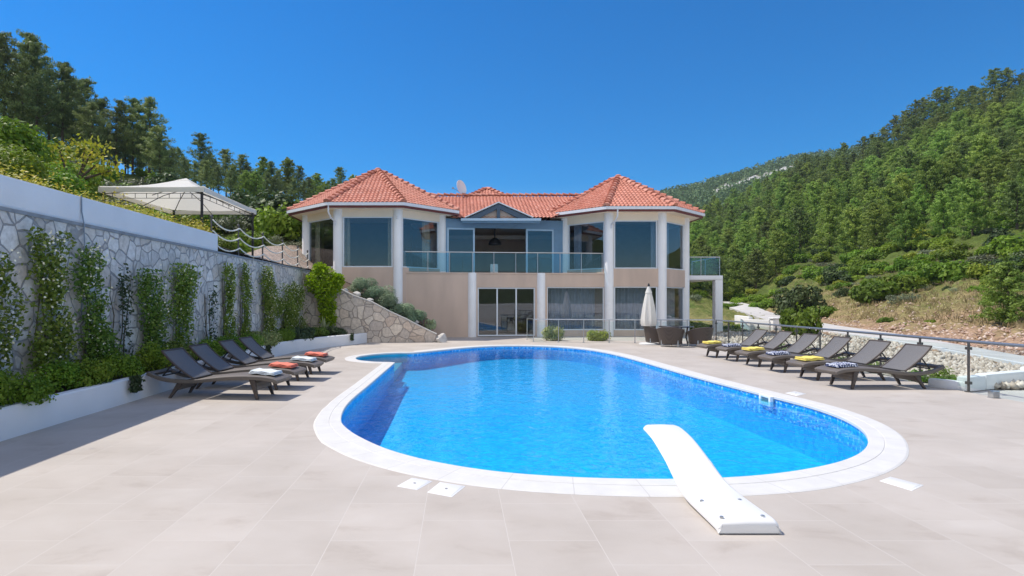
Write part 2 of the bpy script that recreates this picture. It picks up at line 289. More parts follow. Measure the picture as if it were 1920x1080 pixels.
# ------------------------------------------------------------------ mesh helpers
def link(name, me, mat=None, parent=None):
    o = bpy.data.objects.new(name, me); COL.objects.link(o)
    if mat: me.materials.append(M[mat])
    if parent: o.parent = parent
    return o
def tag(o, label=None, cat=None, group=None, kind=None):
    if label: o['label'] = label
    if cat: o['category'] = cat
    if group: o['group'] = group
    if kind: o['kind'] = kind
    return o
def thing(name, loc, label, cat, group=None, rz=0, s=(1, 1, 1)):
    o = bpy.data.objects.new(name, None); COL.objects.link(o); o.location = loc; o.rotation_euler = (0, 0, rz); o.scale = s
    o.empty_display_size = .2
    return tag(o, label, cat, group)
def clone(o, parent=None):
    c = o.copy(); COL.objects.link(c)
    if parent: c.parent = parent
    for ch in list(o.children): clone(ch, c)
    return c
class MB:
    def __init__(s): s.v = []; s.f = []; s.t = []
    def add(s, vs, fs, tint=None):
        b = len(s.v); s.v += [tuple(v) for v in vs]; s.f += [tuple(b + i for i in f) for f in fs]; s.t += [tint if tint is not None else .5] * len(fs); return s
    def box(s, x0, x1, y0, y1, z0, z1):
        return s.add([(x0, y0, z0), (x1, y0, z0), (x1, y1, z0), (x0, y1, z0), (x0, y0, z1), (x1, y0, z1), (x1, y1, z1), (x0, y1, z1)],
                     [(0, 3, 2, 1), (4, 5, 6, 7), (0, 1, 5, 4), (1, 2, 6, 5), (2, 3, 7, 6), (3, 0, 4, 7)])
    def obox(s, p, q, z0, z1, t, off=0):     # box along the plan segment p-q, thickness t, shifted off to its left
        p = Vector(p[:2]); q = Vector(q[:2]); d = (q - p).normalized(); n = Vector((-d.y, d.x))
        a, b, c, e = p + n * (off - t / 2), q + n * (off - t / 2), q + n * (off + t / 2), p + n * (off + t / 2)
        return s.add([(*a, z0), (*b, z0), (*c, z0), (*e, z0), (*a, z1), (*b, z1), (*c, z1), (*e, z1)],
                     [(0, 3, 2, 1), (4, 5, 6, 7), (0, 1, 5, 4), (1, 2, 6, 5), (2, 3, 7, 6), (3, 0, 4, 7)])
    def cyl(s, p, q, r0, r1=None, n=14, caps=True):
        r1 = r0 if r1 is None else r1; p = Vector(p); q = Vector(q); d = (q - p).normalized()
        u = d.orthogonal().normalized(); w = d.cross(u); vs = []
        for c, r in ((p, r0), (q, r1)):
            for i in range(n):
                a = 2 * math.pi * i / n; vs.append(c + (u * math.cos(a) + w * math.sin(a)) * r)
        fs = [(i, (i + 1) % n, n + (i + 1) % n, n + i) for i in range(n)]
        if caps: fs += [tuple(range(n - 1, -1, -1)), tuple(range(n, 2 * n))]
        return s.add(vs, fs)
    def tube(s, pts, rad, n=8):
        pts = [Vector(p) for p in pts]; vs = []; k = len(pts)
        rad = rad if isinstance(rad, (list, tuple)) else [rad] * k
        up = Vector((0, 0, 1))
        for i, p in enumerate(pts):
            d = (pts[min(i + 1, k - 1)] - pts[max(i - 1, 0)]).normalized()
            u = d.cross(up) if abs(d.z) < .95 else d.cross(Vector((0, 1, 0))); u.normalize(); w = u.cross(d)
            for j in range(n):
                a = 2 * math.pi * j / n; vs.append(p + (u * math.cos(a) + w * math.sin(a)) * rad[i])
        fs = [(i * n + j, i * n + (j + 1) % n, (i + 1) * n + (j + 1) % n, (i + 1) * n + j) for i in range(k - 1) for j in range(n)]
        fs += [tuple(range(n - 1, -1, -1)), tuple(range((k - 1) * n, k * n))]
        return s.add(vs, fs)
    def lathe(s, prof, c=(0, 0, 0), n=24, fold=None):
        vs = []; c = Vector(c)
        for r, z in prof:
            for i in range(n):
                a = 2 * math.pi * i / n; rr = r * (fold(i, z) if fold else 1); vs.append(c + Vector((rr * math.cos(a), rr * math.sin(a), z)))
        fs = [(j * n + i, j * n + (i + 1) % n, (j + 1) * n + (i + 1) % n, (j + 1) * n + i) for j in range(len(prof) - 1) for i in range(n)]
        fs += [tuple(range(n - 1, -1, -1)), tuple(range((len(prof) - 1) * n, len(prof) * n))]
        return s.add(vs, fs)
    def prism(s, poly, z0, z1):              # convex or simple plan polygon, counter-clockwise
        n = len(poly); vs = [(p[0], p[1], z0) for p in poly] + [(p[0], p[1], z1) for p in poly]
        return s.add(vs, [tuple(range(n - 1, -1, -1)), tuple(range(n, 2 * n))] + [(i, (i + 1) % n, n + (i + 1) % n, n + i) for i in range(n)])
    def slab(s, path, y0, y1, t):            # strip of thickness t following an (x,z) path, from y0 to y1
        k = len(path); vs = []
        for i, (x, z) in enumerate(path):
            a = Vector(path[max(i - 1, 0)]); b = Vector(path[min(i + 1, k - 1)]); d = (b - a).normalized(); nn = Vector((-d.y, d.x)) * t
            vs += [(x, y0, z), (x, y1, z), (x - nn.x, y1, z - nn.y), (x - nn.x, y0, z - nn.y)]
        fs = []
        for i in range(k - 1):
            a = i * 4; b = a + 4
            fs += [(a, b, b + 1, a + 1), (a + 1, b + 1, b + 2, a + 2), (a + 2, b + 2, b + 3, a + 3), (a + 3, b + 3, b, a)]
        fs += [(0, 1, 2, 3), (4 * k - 1, 4 * k - 2, 4 * k - 3, 4 * k - 4)]
        return s.add(vs, fs)
    def build(s, name, mat, parent=None, bevel=0, smooth=False, world=False, seg=2):
        me = bpy.data.meshes.new(name)
        off = Vector((0, 0, 0))
        if world and parent:
            o = parent
            while o: off += o.location; o = o.parent
        me.from_pydata([(v[0] - off.x, v[1] - off.y, v[2] - off.z) for v in s.v], [], s.f)
        a = me.attributes.new('tint', 'FLOAT', 'FACE'); a.data.foreach_set('value', s.t)
        bm = bmesh.new(); bm.from_mesh(me)
        bmesh.ops.recalc_face_normals(bm, faces=bm.faces)
        if bevel:
            es = [e for e in bm.edges if len(e.link_faces) == 2 and e.calc_face_angle(0) > .6]
            bmesh.ops.bevel(bm, geom=es, offset=bevel, segments=seg, affect='EDGES', profile=.5)
        bm.to_mesh(me); bm.free()
        if smooth or bevel:
            me.polygons.foreach_set('use_smooth', [True] * len(me.polygons))
            try: me.set_sharp_from_angle(angle=R(40))
            except Exception: pass
        return link(name, me, mat, parent)
def npmesh(name, V, Fq, mat, tint=None, parent=None):
    me = bpy.data.meshes.new(name); nv = len(V); nf = len(Fq); k = Fq.shape[1]
    me.vertices.add(nv); me.vertices.foreach_set('co', np.asarray(V, np.float32).ravel())
    me.loops.add(nf * k); me.loops.foreach_set('vertex_index', np.asarray(Fq, np.int32).ravel())
    me.polygons.add(nf); me.polygons.foreach_set('loop_start', np.arange(0, nf * k, k, dtype=np.int32))
    me.update(calc_edges=True)
    if tint is not None:
        a = me.attributes.new('tint', 'FLOAT', 'FACE'); a.data.foreach_set('value', np.asarray(tint, np.float32))
    me.materials.append(M[mat])
    return me
def leaves(name, P, L, Wd, mat, tint, rng, D=None, jit=1.0, face=None):
    """rhombic leaf blades at P; D is the preferred blade direction"""
    n = len(P); r = rng.normal(size=(n, 3))
    u = r if D is None else D + r * jit * .5
    u /= np.linalg.norm(u, axis=1, keepdims=True) + 1e-9
    if face is not None:
        fn = face / (np.linalg.norm(face, axis=1, keepdims=True) + 1e-9) + rng.normal(size=(n, 3)) * .38
        u = u - fn * np.sum(u * fn, axis=1, keepdims=True) / np.sum(fn * fn, axis=1, keepdims=True); u /= np.linalg.norm(u, axis=1, keepdims=True) + 1e-9
    w = np.cross(u, rng.normal(size=(n, 3)) if face is None else fn); w /= np.linalg.norm(w, axis=1, keepdims=True) + 1e-9
    L = np.broadcast_to(L, n)[:, None]; Wd = np.broadcast_to(Wd, n)[:, None]
    V = np.empty((n, 4, 3)); V[:, 0] = P - u * L / 2; V[:, 1] = P + w * Wd / 2 + u * L * .08; V[:, 2] = P + u * L / 2; V[:, 3] = P - w * Wd / 2 + u * L * .08
    return npmesh(name, V.reshape(-1, 3), np.arange(n * 4).reshape(n, 4), mat, np.clip(tint, 0, 1))
def tagged_mesh(name, me, loc, label, cat, group=None, kind=None, rz=0, s=1):
    o = bpy.data.objects.new(name, me); COL.objects.link(o); o.location = loc; o.rotation_euler = (0, 0, rz)
    o.scale = s if isinstance(s, tuple) else (s, s, s)
    return tag(o, label, cat, group, kind)

# ------------------------------------------------------------------ plant meshes
def pine_crown(seed, h, rad, base, mat, nb=60, cl=3, bl=13, round_=.0, blade=(.42, .10)):
    rng = np.random.default_rng(seed); P = []; D = []; T = []; Fn = []
    lean = rng.normal(size=2) * .03
    for i in range(nb):
        t = (i + rng.random()) / nb
        z = base + (h - base) * min(1, max(0, t + rng.normal() * .025))
        pr = (1 - t) ** (.62 - .2 * round_) * (.55 + .45 * min(1, t * 5 + .25))
        if round_: pr = max(pr, round_ * math.sin(math.pi * min(1, .12 + t * .86)) ** .7)
        ln = rad * pr * rng.uniform(.55, 1.1) + .12
        a = i * 2.4 + rng.normal() * .5; rise = rng.uniform(.1, .9)
        ct = rng.uniform(0, .35)
        for j in range(cl):
            q = (j + .75) / cl * ln
            c = np.array([math.cos(a) * q + lean[0] * z, math.sin(a) * q + lean[1] * z, z + rise * q * .6]) + rng.normal(size=3) * .10
            rr = (.20 + .22 * ln / max(rad, .1)) * rng.uniform(.6, 1.25) * (h / 6) ** .5
            m = int(bl * (.7 + .6 * rng.random()))
            d = rng.normal(size=(m, 3)); d /= np.linalg.norm(d, axis=1, keepdims=True)
            p = c + d * rr * rng.uniform(.35, 1, (m, 1)) * np.array([1, 1, .75])
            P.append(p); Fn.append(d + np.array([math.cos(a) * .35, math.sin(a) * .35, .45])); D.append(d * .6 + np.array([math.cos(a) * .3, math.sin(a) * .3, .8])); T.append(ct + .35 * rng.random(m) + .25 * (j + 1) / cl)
    P = np.vstack(P); D = np.vstack(D); T = np.concatenate(T)
    s = (h / 6) ** .5
    return leaves('crown', P, rng.uniform(.7, 1.3, len(P)) * blade[0] * s, blade[1] * s * rng.uniform(.7, 1.4, len(P)), mat, T, rng, D, 1.0, np.vstack(Fn))
def trunk_mesh(seed, h, r, branches=6, rad=1.2):
    rnd = random.Random(seed); mb = MB(); pts = []; rr = []
    for i in range(7):
        t = i / 6; pts.append((rnd.uniform(-.05, .05) * t * h * .3, rnd.uniform(-.05, .05) * t * h * .3, -.3 + t * (h * .92 + .3))); rr.append(r * (1 - .85 * t))
    mb.tube(pts, rr, 7)
    for k in range(branches):
        t = .3 + .6 * k / branches; i = int(t * 6); p = Vector(pts[i]); a = k * 2.4; ln = rad * (1.1 - t) * 1.1
        mb.tube([p, p + Vector((math.cos(a) * ln * .5, math.sin(a) * ln * .5, ln * .2)), p + Vector((math.cos(a) * ln, math.sin(a) * ln, ln * .55))], [r * .35, r * .22, r * .1], 5)
    o = mb.build('trunk', 'trunk', smooth=True); me = o.data; bpy.data.objects.remove(o); return me
def bush_mesh(seed, rx, ry, rz, mat, n=1500, leaf=(.10, .06), lobes=9, shell=.3, up=.4, name='foliage', ragged=.0):
    rng = np.random.default_rng(seed); P = []; D = []; T = []
    cs = [(np.zeros(3) + [0, 0, .35], .62)]
    for i in range(lobes):
        a = i * 2.4 + rng.normal() * .3; q = rng.uniform(.3, .62); cs.append((np.array([math.cos(a) * q, math.sin(a) * q, rng.uniform(.2, .68)]), rng.uniform(.28, .42)))
    per = n // len(cs)
    for c, r in cs:
        d = rng.normal(size=(per, 3)); d /= np.linalg.norm(d, axis=1, keepdims=True)
        rad = r * (1 - shell * rng.random((per, 1)) ** 1.5) * (1 + ragged * rng.random((per, 1)) ** 4)
        p = (c + d * rad); ok = p[:, 2] > 0.0
        P.append(p[ok]); D.append(d[ok]); T.append((rng.uniform(-.12, .18) + .25 + .5 * rng.random(per))[ok])
    P = np.vstack(P) * np.array([rx, ry, rz]); D = np.vstack(D) + np.array([0, 0, up]); T = np.concatenate(T)
    return leaves(name, P, leaf[0] * rng.uniform(.7, 1.3, len(P)), leaf[1] * rng.uniform(.7, 1.3, len(P)), mat, T, rng, None, 1.6, D)

# ------------------------------------------------------------------ SETTING: pool, deck, ground
def spline(pts, per=8):
    out = []; n = len(pts)
    for i in range(n):
        p0, p1, p2, p3 = (Vector(pts[(i + k - 1) % n]) for k in range(4))
        for j in range(per):
            t = j / per
            out.append(.5 * ((2 * p1) + (p2 - p0) * t + (2 * p0 - 5 * p1 + 4 * p2 - p3) * t * t + (3 * p1 - p0 - 3 * p2 + p3) * t ** 3))
    return out
# plan of the pool, counter-clockwise from the near left curve
plan = [(-1.78, 11.5), (-1.80, 9.4), (-1.66, 8.1), (-1.42, 7.4), (-1.08, 6.8), (-.70, 6.3), (-.2, 5.87), (.4, 5.55), (1.1, 5.38), (1.9, 5.33), (2.6, 5.40), (3.25, 5.60), (3.90, 5.94),
        (4.45, 6.40), (4.89, 6.97), (5.22, 7.63), (5.42, 8.4), (5.46, 9.3), (5.30, 10.8), (5.14, 12.7), (5.05, 14.5), (4.97, 16.3), (4.80, 18.2), (4.42, 19.8), (3.7, 20.9), (2.8, 21.4), (1.9, 21.55),
        (1.0, 21.25), (.2, 20.6), (-.55, 19.7), (-1.15, 18.95), (-1.5, 18.6), (-1.95, 18.55), (-2.5, 18.2), (-2.9, 17.55), (-3.0, 16.9), (-2.8, 16.2), (-2.3, 15.75), (-1.78, 15.6), (-1.74, 15.2), (-1.76, 13.5)]
inner = spline([(x, y) for x, y in plan], 6); NP = len(inner)
nrm = []
for i in range(NP):
    d = (inner[(i + 1) % NP] - inner[i - 1]).normalized(); nrm.append(Vector((d.y, -d.x)))
def off(d): return [inner[i] + nrm[i] * (d(inner[i]) if callable(d) else d) for i in range(NP)]
def cw(p):
    w = .45
    if p.x > 3: w = .45 - .11 * min(1, (p.x - 3) / 1.7)
    if p.x < -1.2: w = .30 + .15 * max(0, min(1, (p.x + 1.75) / .55)) if p.y < 9 else .28
    return w
outer = off(cw)
def fill(loops, z, name, mat, parent=None):
    bm = bmesh.new(); es = []
    for lp in loops:
        vs = [bm.verts.new((p[0], p[1], z)) for p in lp]
        es += [bm.edges.new((vs[i], vs[(i + 1) % len(vs)])) for i in range(len(vs))]
    bmesh.ops.triangle_fill(bm, edges=es, use_beauty=True, use_dissolve=False)
    for f in bm.faces:
        f.normal_update()
        if f.normal.z < 0: f.normal_flip()
    me = bpy.data.meshes.new(name); bm.to_mesh(me); bm.free()
    return link(name, me, mat, parent)
mid = off(lambda p: cw(p) * .5)
deck_edge = [(-5.45, -7), (9.05, -7), (9.12, 10.3), (9.9, 22.6), (9.9, 24.5), (14.5, 27), (14.5, 36), (-6.3, 36), (-6.3, 24), (-5.45, 16)]
tag(fill([deck_edge, mid], 0, 'pool_deck', 'deck_tile'), kind='structure')
pool = thing('swimming_pool', (1.9, 13, 0), 'freeform blue swimming pool with white stone coping and a small rounded side bay', 'swimming pool')
def strip(loopa, za, loopb, zb, name, mat, parent, ulen=None):
    mb = MB(); n = len(loopa)
    vs = [(p[0], p[1], za) for p in loopa] + [(p[0], p[1], zb) for p in loopb]
    mb.add(vs, [(i, (i + 1) % n, n + (i + 1) % n, n + i) for i in range(n)])
    return mb.build(name, mat, parent, world=True)
# coping: lip, top and outer edge in one mesh with arc-length UVs for its joints
def make_coping():
    lo = [(off(.0), -.04), (off(-.03), -.03), (off(-.03), .004), (off(-.022), .011), (off(lambda p: cw(p) * .36), .011), (off(lambda p: cw(p) * .36 + .004), .006), (off(lambda p: cw(p) * .36 + .012), .006), (off(lambda p: cw(p) * .36 + .016), .010), (off(lambda p: cw(p) - .02), .009), (outer, .002), (outer, -.01)]
    arc = [0]
    for i in range(NP): arc.append(arc[-1] + (outer[(i + 1) % NP] - outer[i]).length)
    bm = bmesh.new(); uvl = bm.loops.layers.uv.new('UVMap'); rows = []
    for lp, z in lo: rows.append([bm.verts.new((p.x - 1.9, p.y - 13, z)) for p in lp])
    for k in range(len(rows) - 1):
        for i in range(NP):
            j = (i + 1) % NP
            f = bm.faces.new((rows[k][i], rows[k + 1][i], rows[k + 1][j], rows[k][j]))
            for lp, (ii, vv) in zip(f.loops, ((i, k), (i, k + 1), (i + 1, k + 1), (i + 1, k))): lp[uvl].uv = (arc[ii] / .62, vv / 6)
    bmesh.ops.recalc_face_normals(bm, faces=bm.faces)
    me = bpy.data.meshes.new('coping'); bm.to_mesh(me); bm.free(); link('coping', me, 'coping', pool)
make_coping()
def zfloor(y): return -.90 + (y - 5) * .43 / 16.5
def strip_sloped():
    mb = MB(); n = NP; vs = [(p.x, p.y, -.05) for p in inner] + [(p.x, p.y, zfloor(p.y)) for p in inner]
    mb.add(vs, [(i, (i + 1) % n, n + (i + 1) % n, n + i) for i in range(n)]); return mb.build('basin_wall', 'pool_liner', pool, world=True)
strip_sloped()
strip(off(-.004), -.045, off(-.004), -.36, 'waterline_tiles', 'mosaic', pool)
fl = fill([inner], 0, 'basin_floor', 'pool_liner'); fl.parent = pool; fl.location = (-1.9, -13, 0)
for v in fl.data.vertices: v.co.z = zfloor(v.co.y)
bw_ = [p for p in off(-.009) if p.x < -1.60 and 15.55 < p.y < 18.9]
MB().add([(p.x, p.y, -.04) for p in bw_] + [(p.x, p.y, -.305) for p in bw_], [(i, i + 1, len(bw_) + i + 1, len(bw_) + i) for i in range(len(bw_) - 1)]).build('bay_lining', 'pool_shelf', pool, world=True)
lobe = [p for p in off(-.006) if p.x < -1.77 and 15.55 < p.y < 18.9]
MB().prism([(p.x, p.y) for p in lobe], -.66, -.30).build('shallow_shelf', 'pool_shelf', pool, world=True)
for k, (x1, z) in enumerate(((-1.40, -.50),)):
    MB().prism([(-1.755, 15.5), (-1.755, 14.3), (x1 - .1, 14.4), (x1, 14.6), (x1 + .02, 15.2), (x1, 15.55)], -.8 - .001 * k, z).build('underwater_step', 'pool_step', pool, world=True)
wt = fill([off(-.005)], -.085, 'water', 'water'); tag(wt, kind='structure')
sk = MB()
a, b = Vector((5.345, 10.08)), Vector((5.33, 10.30))
sk.box(5.30, 5.36, 10.00, 10.06, -.17, .0).box(5.30, 5.36, 10.32, 10.38, -.17, .0).box(5.30, 5.36, 10.06, 10.32, -.035, .0).box(5.30, 5.36, 10.06, 10.32, -.17, -.12)
skp = sk.build('skimmer_frame', 'plastic_white', pool, .004, world=True); MB().box(5.335, 5.358, 10.06, 10.32, -.12, -.035).build('skimmer_flap', 'grey_plastic', skp, world=True)

def frame_ground():
    B = 3000; mb = MB(); x0, x1, y0, y1 = -6.35, 9.2, -7.2, 36.2
    z = -.03
    for a, b, c, d in ((-B, x0, -B, B), (x1, B, -B, B), (x0, x1, -B, y0), (x0, x1, y1, B)):
        mb.add([(a, c, z), (b, c, z), (b, d, z), (a, d, z)], [(0, 1, 2, 3)])
    o = mb.build('ground', 'concrete'); tag(o, kind='structure')
frame_ground()
# ------------------------------------------------------------------ terrain
def lerp_cols(cols, px):
    if px <= cols[0][0]: return cols[0][1]
    for (p0, a), (p1, b) in zip(cols, cols[1:]):
        if px <= p1:
            t = (px - p0) / (p1 - p0); return [(u[0] + (v[0] - u[0]) * t, u[1] + (v[1] - u[1]) * t) for u, v in zip(a, b)]
    return cols[-1][1]
def toz(lst): return [(Y, H - (py - CY) / F * Y) for Y, py in lst]
RH = [(p, toz(l)) for p, l in [
    (1150, [(42, 598), (50, 590), (62, 580), (80, 560), (105, 520), (160, 460), (230, 425)]),
    (1290, [(36, 602), (44, 590), (55, 577), (70, 552), (85, 526), (150, 458), (230, 422)]),
    (1370, [(32, 615), (42, 600), (60, 582), (75, 564), (88, 540), (150, 450), (230, 394)]),
    (1450, [(28, 627), (38, 606), (52, 588), (66, 548), (85, 495), (145, 408), (215, 357)]),
    (1500, [(26, 632), (34, 615), (48, 590), (60, 532), (78, 476), (135, 386), (205, 332)]),
    (1600, [(22, 645), (27, 632), (38, 602), (52, 540), (68, 480), (120, 380), (185, 312)]),
    (1690, [(19.2, 656), (23, 643), (32, 602), (45, 535), (60, 460), (110, 350), (165, 258)]),
    (1725, [(18.5, 660), (22, 646), (31, 603), (44, 532), (58, 453), (107, 338), (162, 226)]),
    (1800, [(16.5, 670), (20, 655), (28, 607), (40, 522), (55, 440), (100, 312), (155, 203)]),
    (1920, [(14.3, 690), (17, 672), (24, 617), (36, 518), (50, 420), (92, 290), (145, 176)]),
    (2150, [(12, 720), (14, 700), (20, 632), (32, 522), (45, 400), (85, 260), (135, 130)])]]
def yw(px): return 6.32 * 1100 / (861 - px)
LH = [(-700, [(yw(-700), 3.1), (8, 4.2), (14, 6), (22, 8), (45, 15), (70, 19)]),
      (0, [(yw(0), 3.1), (11, 3.9), (15, 5.0), (22, 7.0), (48, 14.6), (75, 18)]),
      (100, [(yw(100), 3.1), (12, 3.6), (17, 4.4), (24, 6.4), (48, 14.0), (75, 18)]),
      (200, [(yw(200), 3.1), (14, 3.05), (18, 3.0), (24, 3.6), (50, 13), (80, 18)]),
      (300, [(yw(300), 3.1), (16, 2.9), (20, 2.9), (26, 3.7), (55, 13), (85, 18)]),
      (400, [(yw(400), 3.0), (18, 2.85), (22, 2.9), (30, 4.6), (65, 13), (92, 18)]),
      (500, [(yw(500), 2.86), (21, 3.0), (25, 3.7), (34, 6), (70, 13), (95, 18.5)]),
      (577, [(yw(577), 2.86), (26, 3.0), (30, 4.2), (40, 7), (75, 13), (100, 18.5)]),
      (640, [(28, 2.6), (29, 2.6), (34, 3.2), (42, 7), (78, 13), (104, 18.5)]),
      (720, [(34.6, .5), (35.5, .8), (37, 1.2), (46, 5), (82, 12), (115, 18)]),
      (860, [(34.6, -.02), (36, -.02), (38, 0), (52, 3), (92, 9), (130, 14)]),
      (1000, [(34.6, -.02), (36, -.02), (40, 0), (60, 1), (100, 4), (140, 7)]),
      (1230, [(36.5, -.02), (40, -.02), (45, 0), (60, 1), (100, 4), (140, 7)])]
def hill_at(cols, px, t):
    l = lerp_cols(cols, px); i = min(int(t), len(l) - 2); u = t - i
    Y = l[i][0] + (l[i + 1][0] - l[i][0]) * u; Z = l[i][1] + (l[i + 1][1] - l[i][1]) * u
    return Vector(((px - CX) / F * Y, Y, Z))
def hill_y(cols, px, Y):
    l = lerp_cols(cols, px)
    for (a, za), (b, zb) in zip(l, l[1:]):
        if Y <= b: return Vector(((px - CX) / F * Y, Y, za + (zb - za) * max(0, (Y - a) / (b - a))))
    return Vector(((px - CX) / F * Y, Y, l[-1][1]))
def terrain(name, cols, p0, p1, n, k, mat, zone, rough, back, seed):
    rnd = random.Random(seed); vs = []; zs = []; m = len(cols[0][1]) - 1; rows = m * k + 1
    for i in range(n + 1):
        px = p0 + (p1 - p0) * i / n
        for j in range(rows):
            t = j / k; v = hill_at(cols, px, min(t, m - 1e-6))
            amp = rough * (0 if j == 0 else min(1, v.y / 60)) ; v.z += rnd.uniform(-amp, amp); vs.append(v); zs.append(zone(px, t))
        l = hill_at(cols, px, m - 1e-6)
        for q, (fy, fz) in enumerate(back): vs.append(Vector((l.x * fy, l.y * fy, l.z * fz))); zs.append(zone(px, m))
    rows += len(back)
    fs = [(i * rows + j, (i + 1) * rows + j, (i + 1) * rows + j + 1, i * rows + j + 1) for i in range(n) for j in range(rows - 1)]
    me = bpy.data.meshes.new(name); me.from_pydata([tuple(v) for v in vs], [], fs)
    a = me.attributes.new('zone', 'FLOAT', 'POINT'); a.data.foreach_set('value', zs)
    bm = bmesh.new(); bm.from_mesh(me); bmesh.ops.recalc_face_normals(bm, faces=bm.faces); bm.to_mesh(me); bm.free()
    me.polygons.foreach_set('use_smooth', [True] * len(me.polygons))
    o = link(name, me, mat); return tag(o, kind='structure')
def zone_r(px, t):
    if px < 1440: return .42 + .1 * t
    return (.14, .06, .30, .62, .78, .8, .8, .8)[min(7, int(t))] * (1 - (t - int(t))) + (.14, .06, .30, .62, .78, .8, .8, .8)[min(7, int(t) + 1)] * (t - int(t))
terrain('hillside', RH, 1150, 2150, 120, 8, 'hillside', zone_r, .25, ((1.3, 1.0), (1.8, .6), (2.6, .0)), 3)
terrain('left_hillside', LH, -700, 1230, 150, 8, 'hillside', lambda px, t: .72, .12, ((1.3, 1.0), (1.9, .6), (2.8, 0)), 4)
FH = [(p, toz(l)) for p, l in [(1100, [(280, 480), (380, 430), (520, 395)]), (1240, [(280, 440), (380, 395), (520, 364)]), (1300, [(280, 430), (380, 385), (520, 350)]), (1400, [(280, 420), (380, 360), (520, 323)]),
      (1480, [(280, 400), (380, 340), (520, 298)]), (1600, [(280, 370), (380, 320), (520, 282)]), (1750, [(280, 350), (380, 300), (520, 262)])]]
def zone_f(px, t):
    r = .38
    if 1325 < px < 1500: r += .55 * max(0, 1 - abs(t - (1.42 + (px - 1400) * .0008)) / .26)
    return r
terrain('far_hills', FH, 1100, 1750, 70, 14, 'far_hill', zone_f, 1.5, ((1.2, 1.05), (1.6, .7), (2.2, .0)), 5)
BK = [(p, [(300, -2), (420, 4 + 5 * math.sin(p * .01)), (560, 10 + 8 * math.sin(p * .006 + 1)), (800, 16 + 10 * math.sin(p * .004))]) for p in range(-1700, 3500, 100)]
bk = terrain('hills_behind', BK, -1700, 3400, 60, 3, 'far_hill', lambda px, t: .3, 2, ((1.3, .5),), 6); bk.rotation_euler = (0, 0, math.pi)
# paved slope behind the rope fence, bed soil and planting slope
def patch(name, mat, rows, kind='structure'):
    n = len(rows[0]); mb = MB(); mb.add([p for r in rows for p in r], [(j * n + i, j * n + i + 1, (j + 1) * n + i + 1, (j + 1) * n + i) for j in range(len(rows) - 1) for i in range(n - 1)])
    return tag(mb.build(name, mat, smooth=True), kind=kind)
patch('cobbled_slope', 'cobble', [[tuple(hill_y(LH, px, Y0 + dy) + Vector((0, 0, .12))) for px, Y0 in ((395, 15.4), (430, 16.6), (470, 18.4), (500, 19.8), (540, 22.4), (572, 25.0), (590, 27.0))] for dy in (-.3, 1.2, 2.8, 4.4, 6.2)])
WT = [(-6.2, 2.75), (-4.85, 2.15), (-4.2, 1.83), (-3.52, 1.6), (-2.8, 1.22), (-2.1, .9), (-1.53, .6), (-1.08, .38)]
patch('planting_slope', 'soil', [[(x, 23.42, z - .06) for x, z in WT], [(x, 25, z + .18) for x, z in WT], [(x, 26.6, z + .3) for x, z in WT]])
# concrete path along the foot of the hill, with its kerb
def path():
    c = [(10.5, 7.0), (13.6, 13.6), (15.4, 18.5), (17.4, 25), (19.4, 33), (21.6, 42), (25.6, 53), (28.6, 62), (31.0, 69)]
    w = [1.1, 1.1, 1.1, 1.3, 1.8, 2.2, 2.2, 2.0, 1.6]; zz = [.02, .03, .06, .08, .12, .2, .3, .4, .5]
    def tz(p): px = CX + F * p[0] / p[1]; return hill_y(RH, px, p[1]).z if p[1] > 16 and px > 1150 else -9
    vs = []; mb = MB(); kb = MB()
    for i, p in enumerate(c):
        a = Vector(c[max(0, i - 1)]); b = Vector(c[min(len(c) - 1, i + 1)]); d = (b - a).normalized(); n = Vector((d.y, -d.x)); p = Vector(p)
        q = p + n * w[i]; za = max(zz[i], tz(p) + .10) + .03; zb = max(zz[i], tz(q) + .10) + .03; vs.append([(*p, za), (*q, zb), (*q, zb - .4), (*p, za - .4)])
    flat = [v for r in vs for v in r]; k = len(vs)
    mb.add(flat, [(i * 4 + a, (i + 1) * 4 + a, (i + 1) * 4 + (a + 1) % 4, i * 4 + (a + 1) % 4) for i in range(k - 1) for a in range(4)])
    tag(mb.build('concrete_path', 'concrete'), kind='structure')
    for i in range(4): kb.obox(c[i], c[i + 1], zz[i] - .3, zz[i] + .09, .14, .08)
    tag(kb.build('path_kerb', 'plinth'), kind='structure')
path()
patch('gravel_bank', 'gravel_bed', [[(9.3 + (Y - 10.5) * .055 + .1, Y, -.02) for Y in (11, 13, 16, 20, 24, 30)], [(11.0 + (Y - 11) * .2, Y, -.005 + .003 * Y) for Y in (11, 13, 16, 20, 24, 30)], [(12.35 + (Y - 11) * .395, Y + .2, .02) for Y in (11, 13, 16, 20, 24, 30)]])
patch('lawn', 'lawn', [[(12, 25, -.01), (14.6, 25, -.01), (18, 30, -.01), (22, 38, .0)], [(14.6, 36, -.01), (17, 40, .1), (22, 44, .2), (25, 46, .3)], [(20, 56, .2), (24, 60, .4), (29, 62, .5), (32, 64, .6)]])
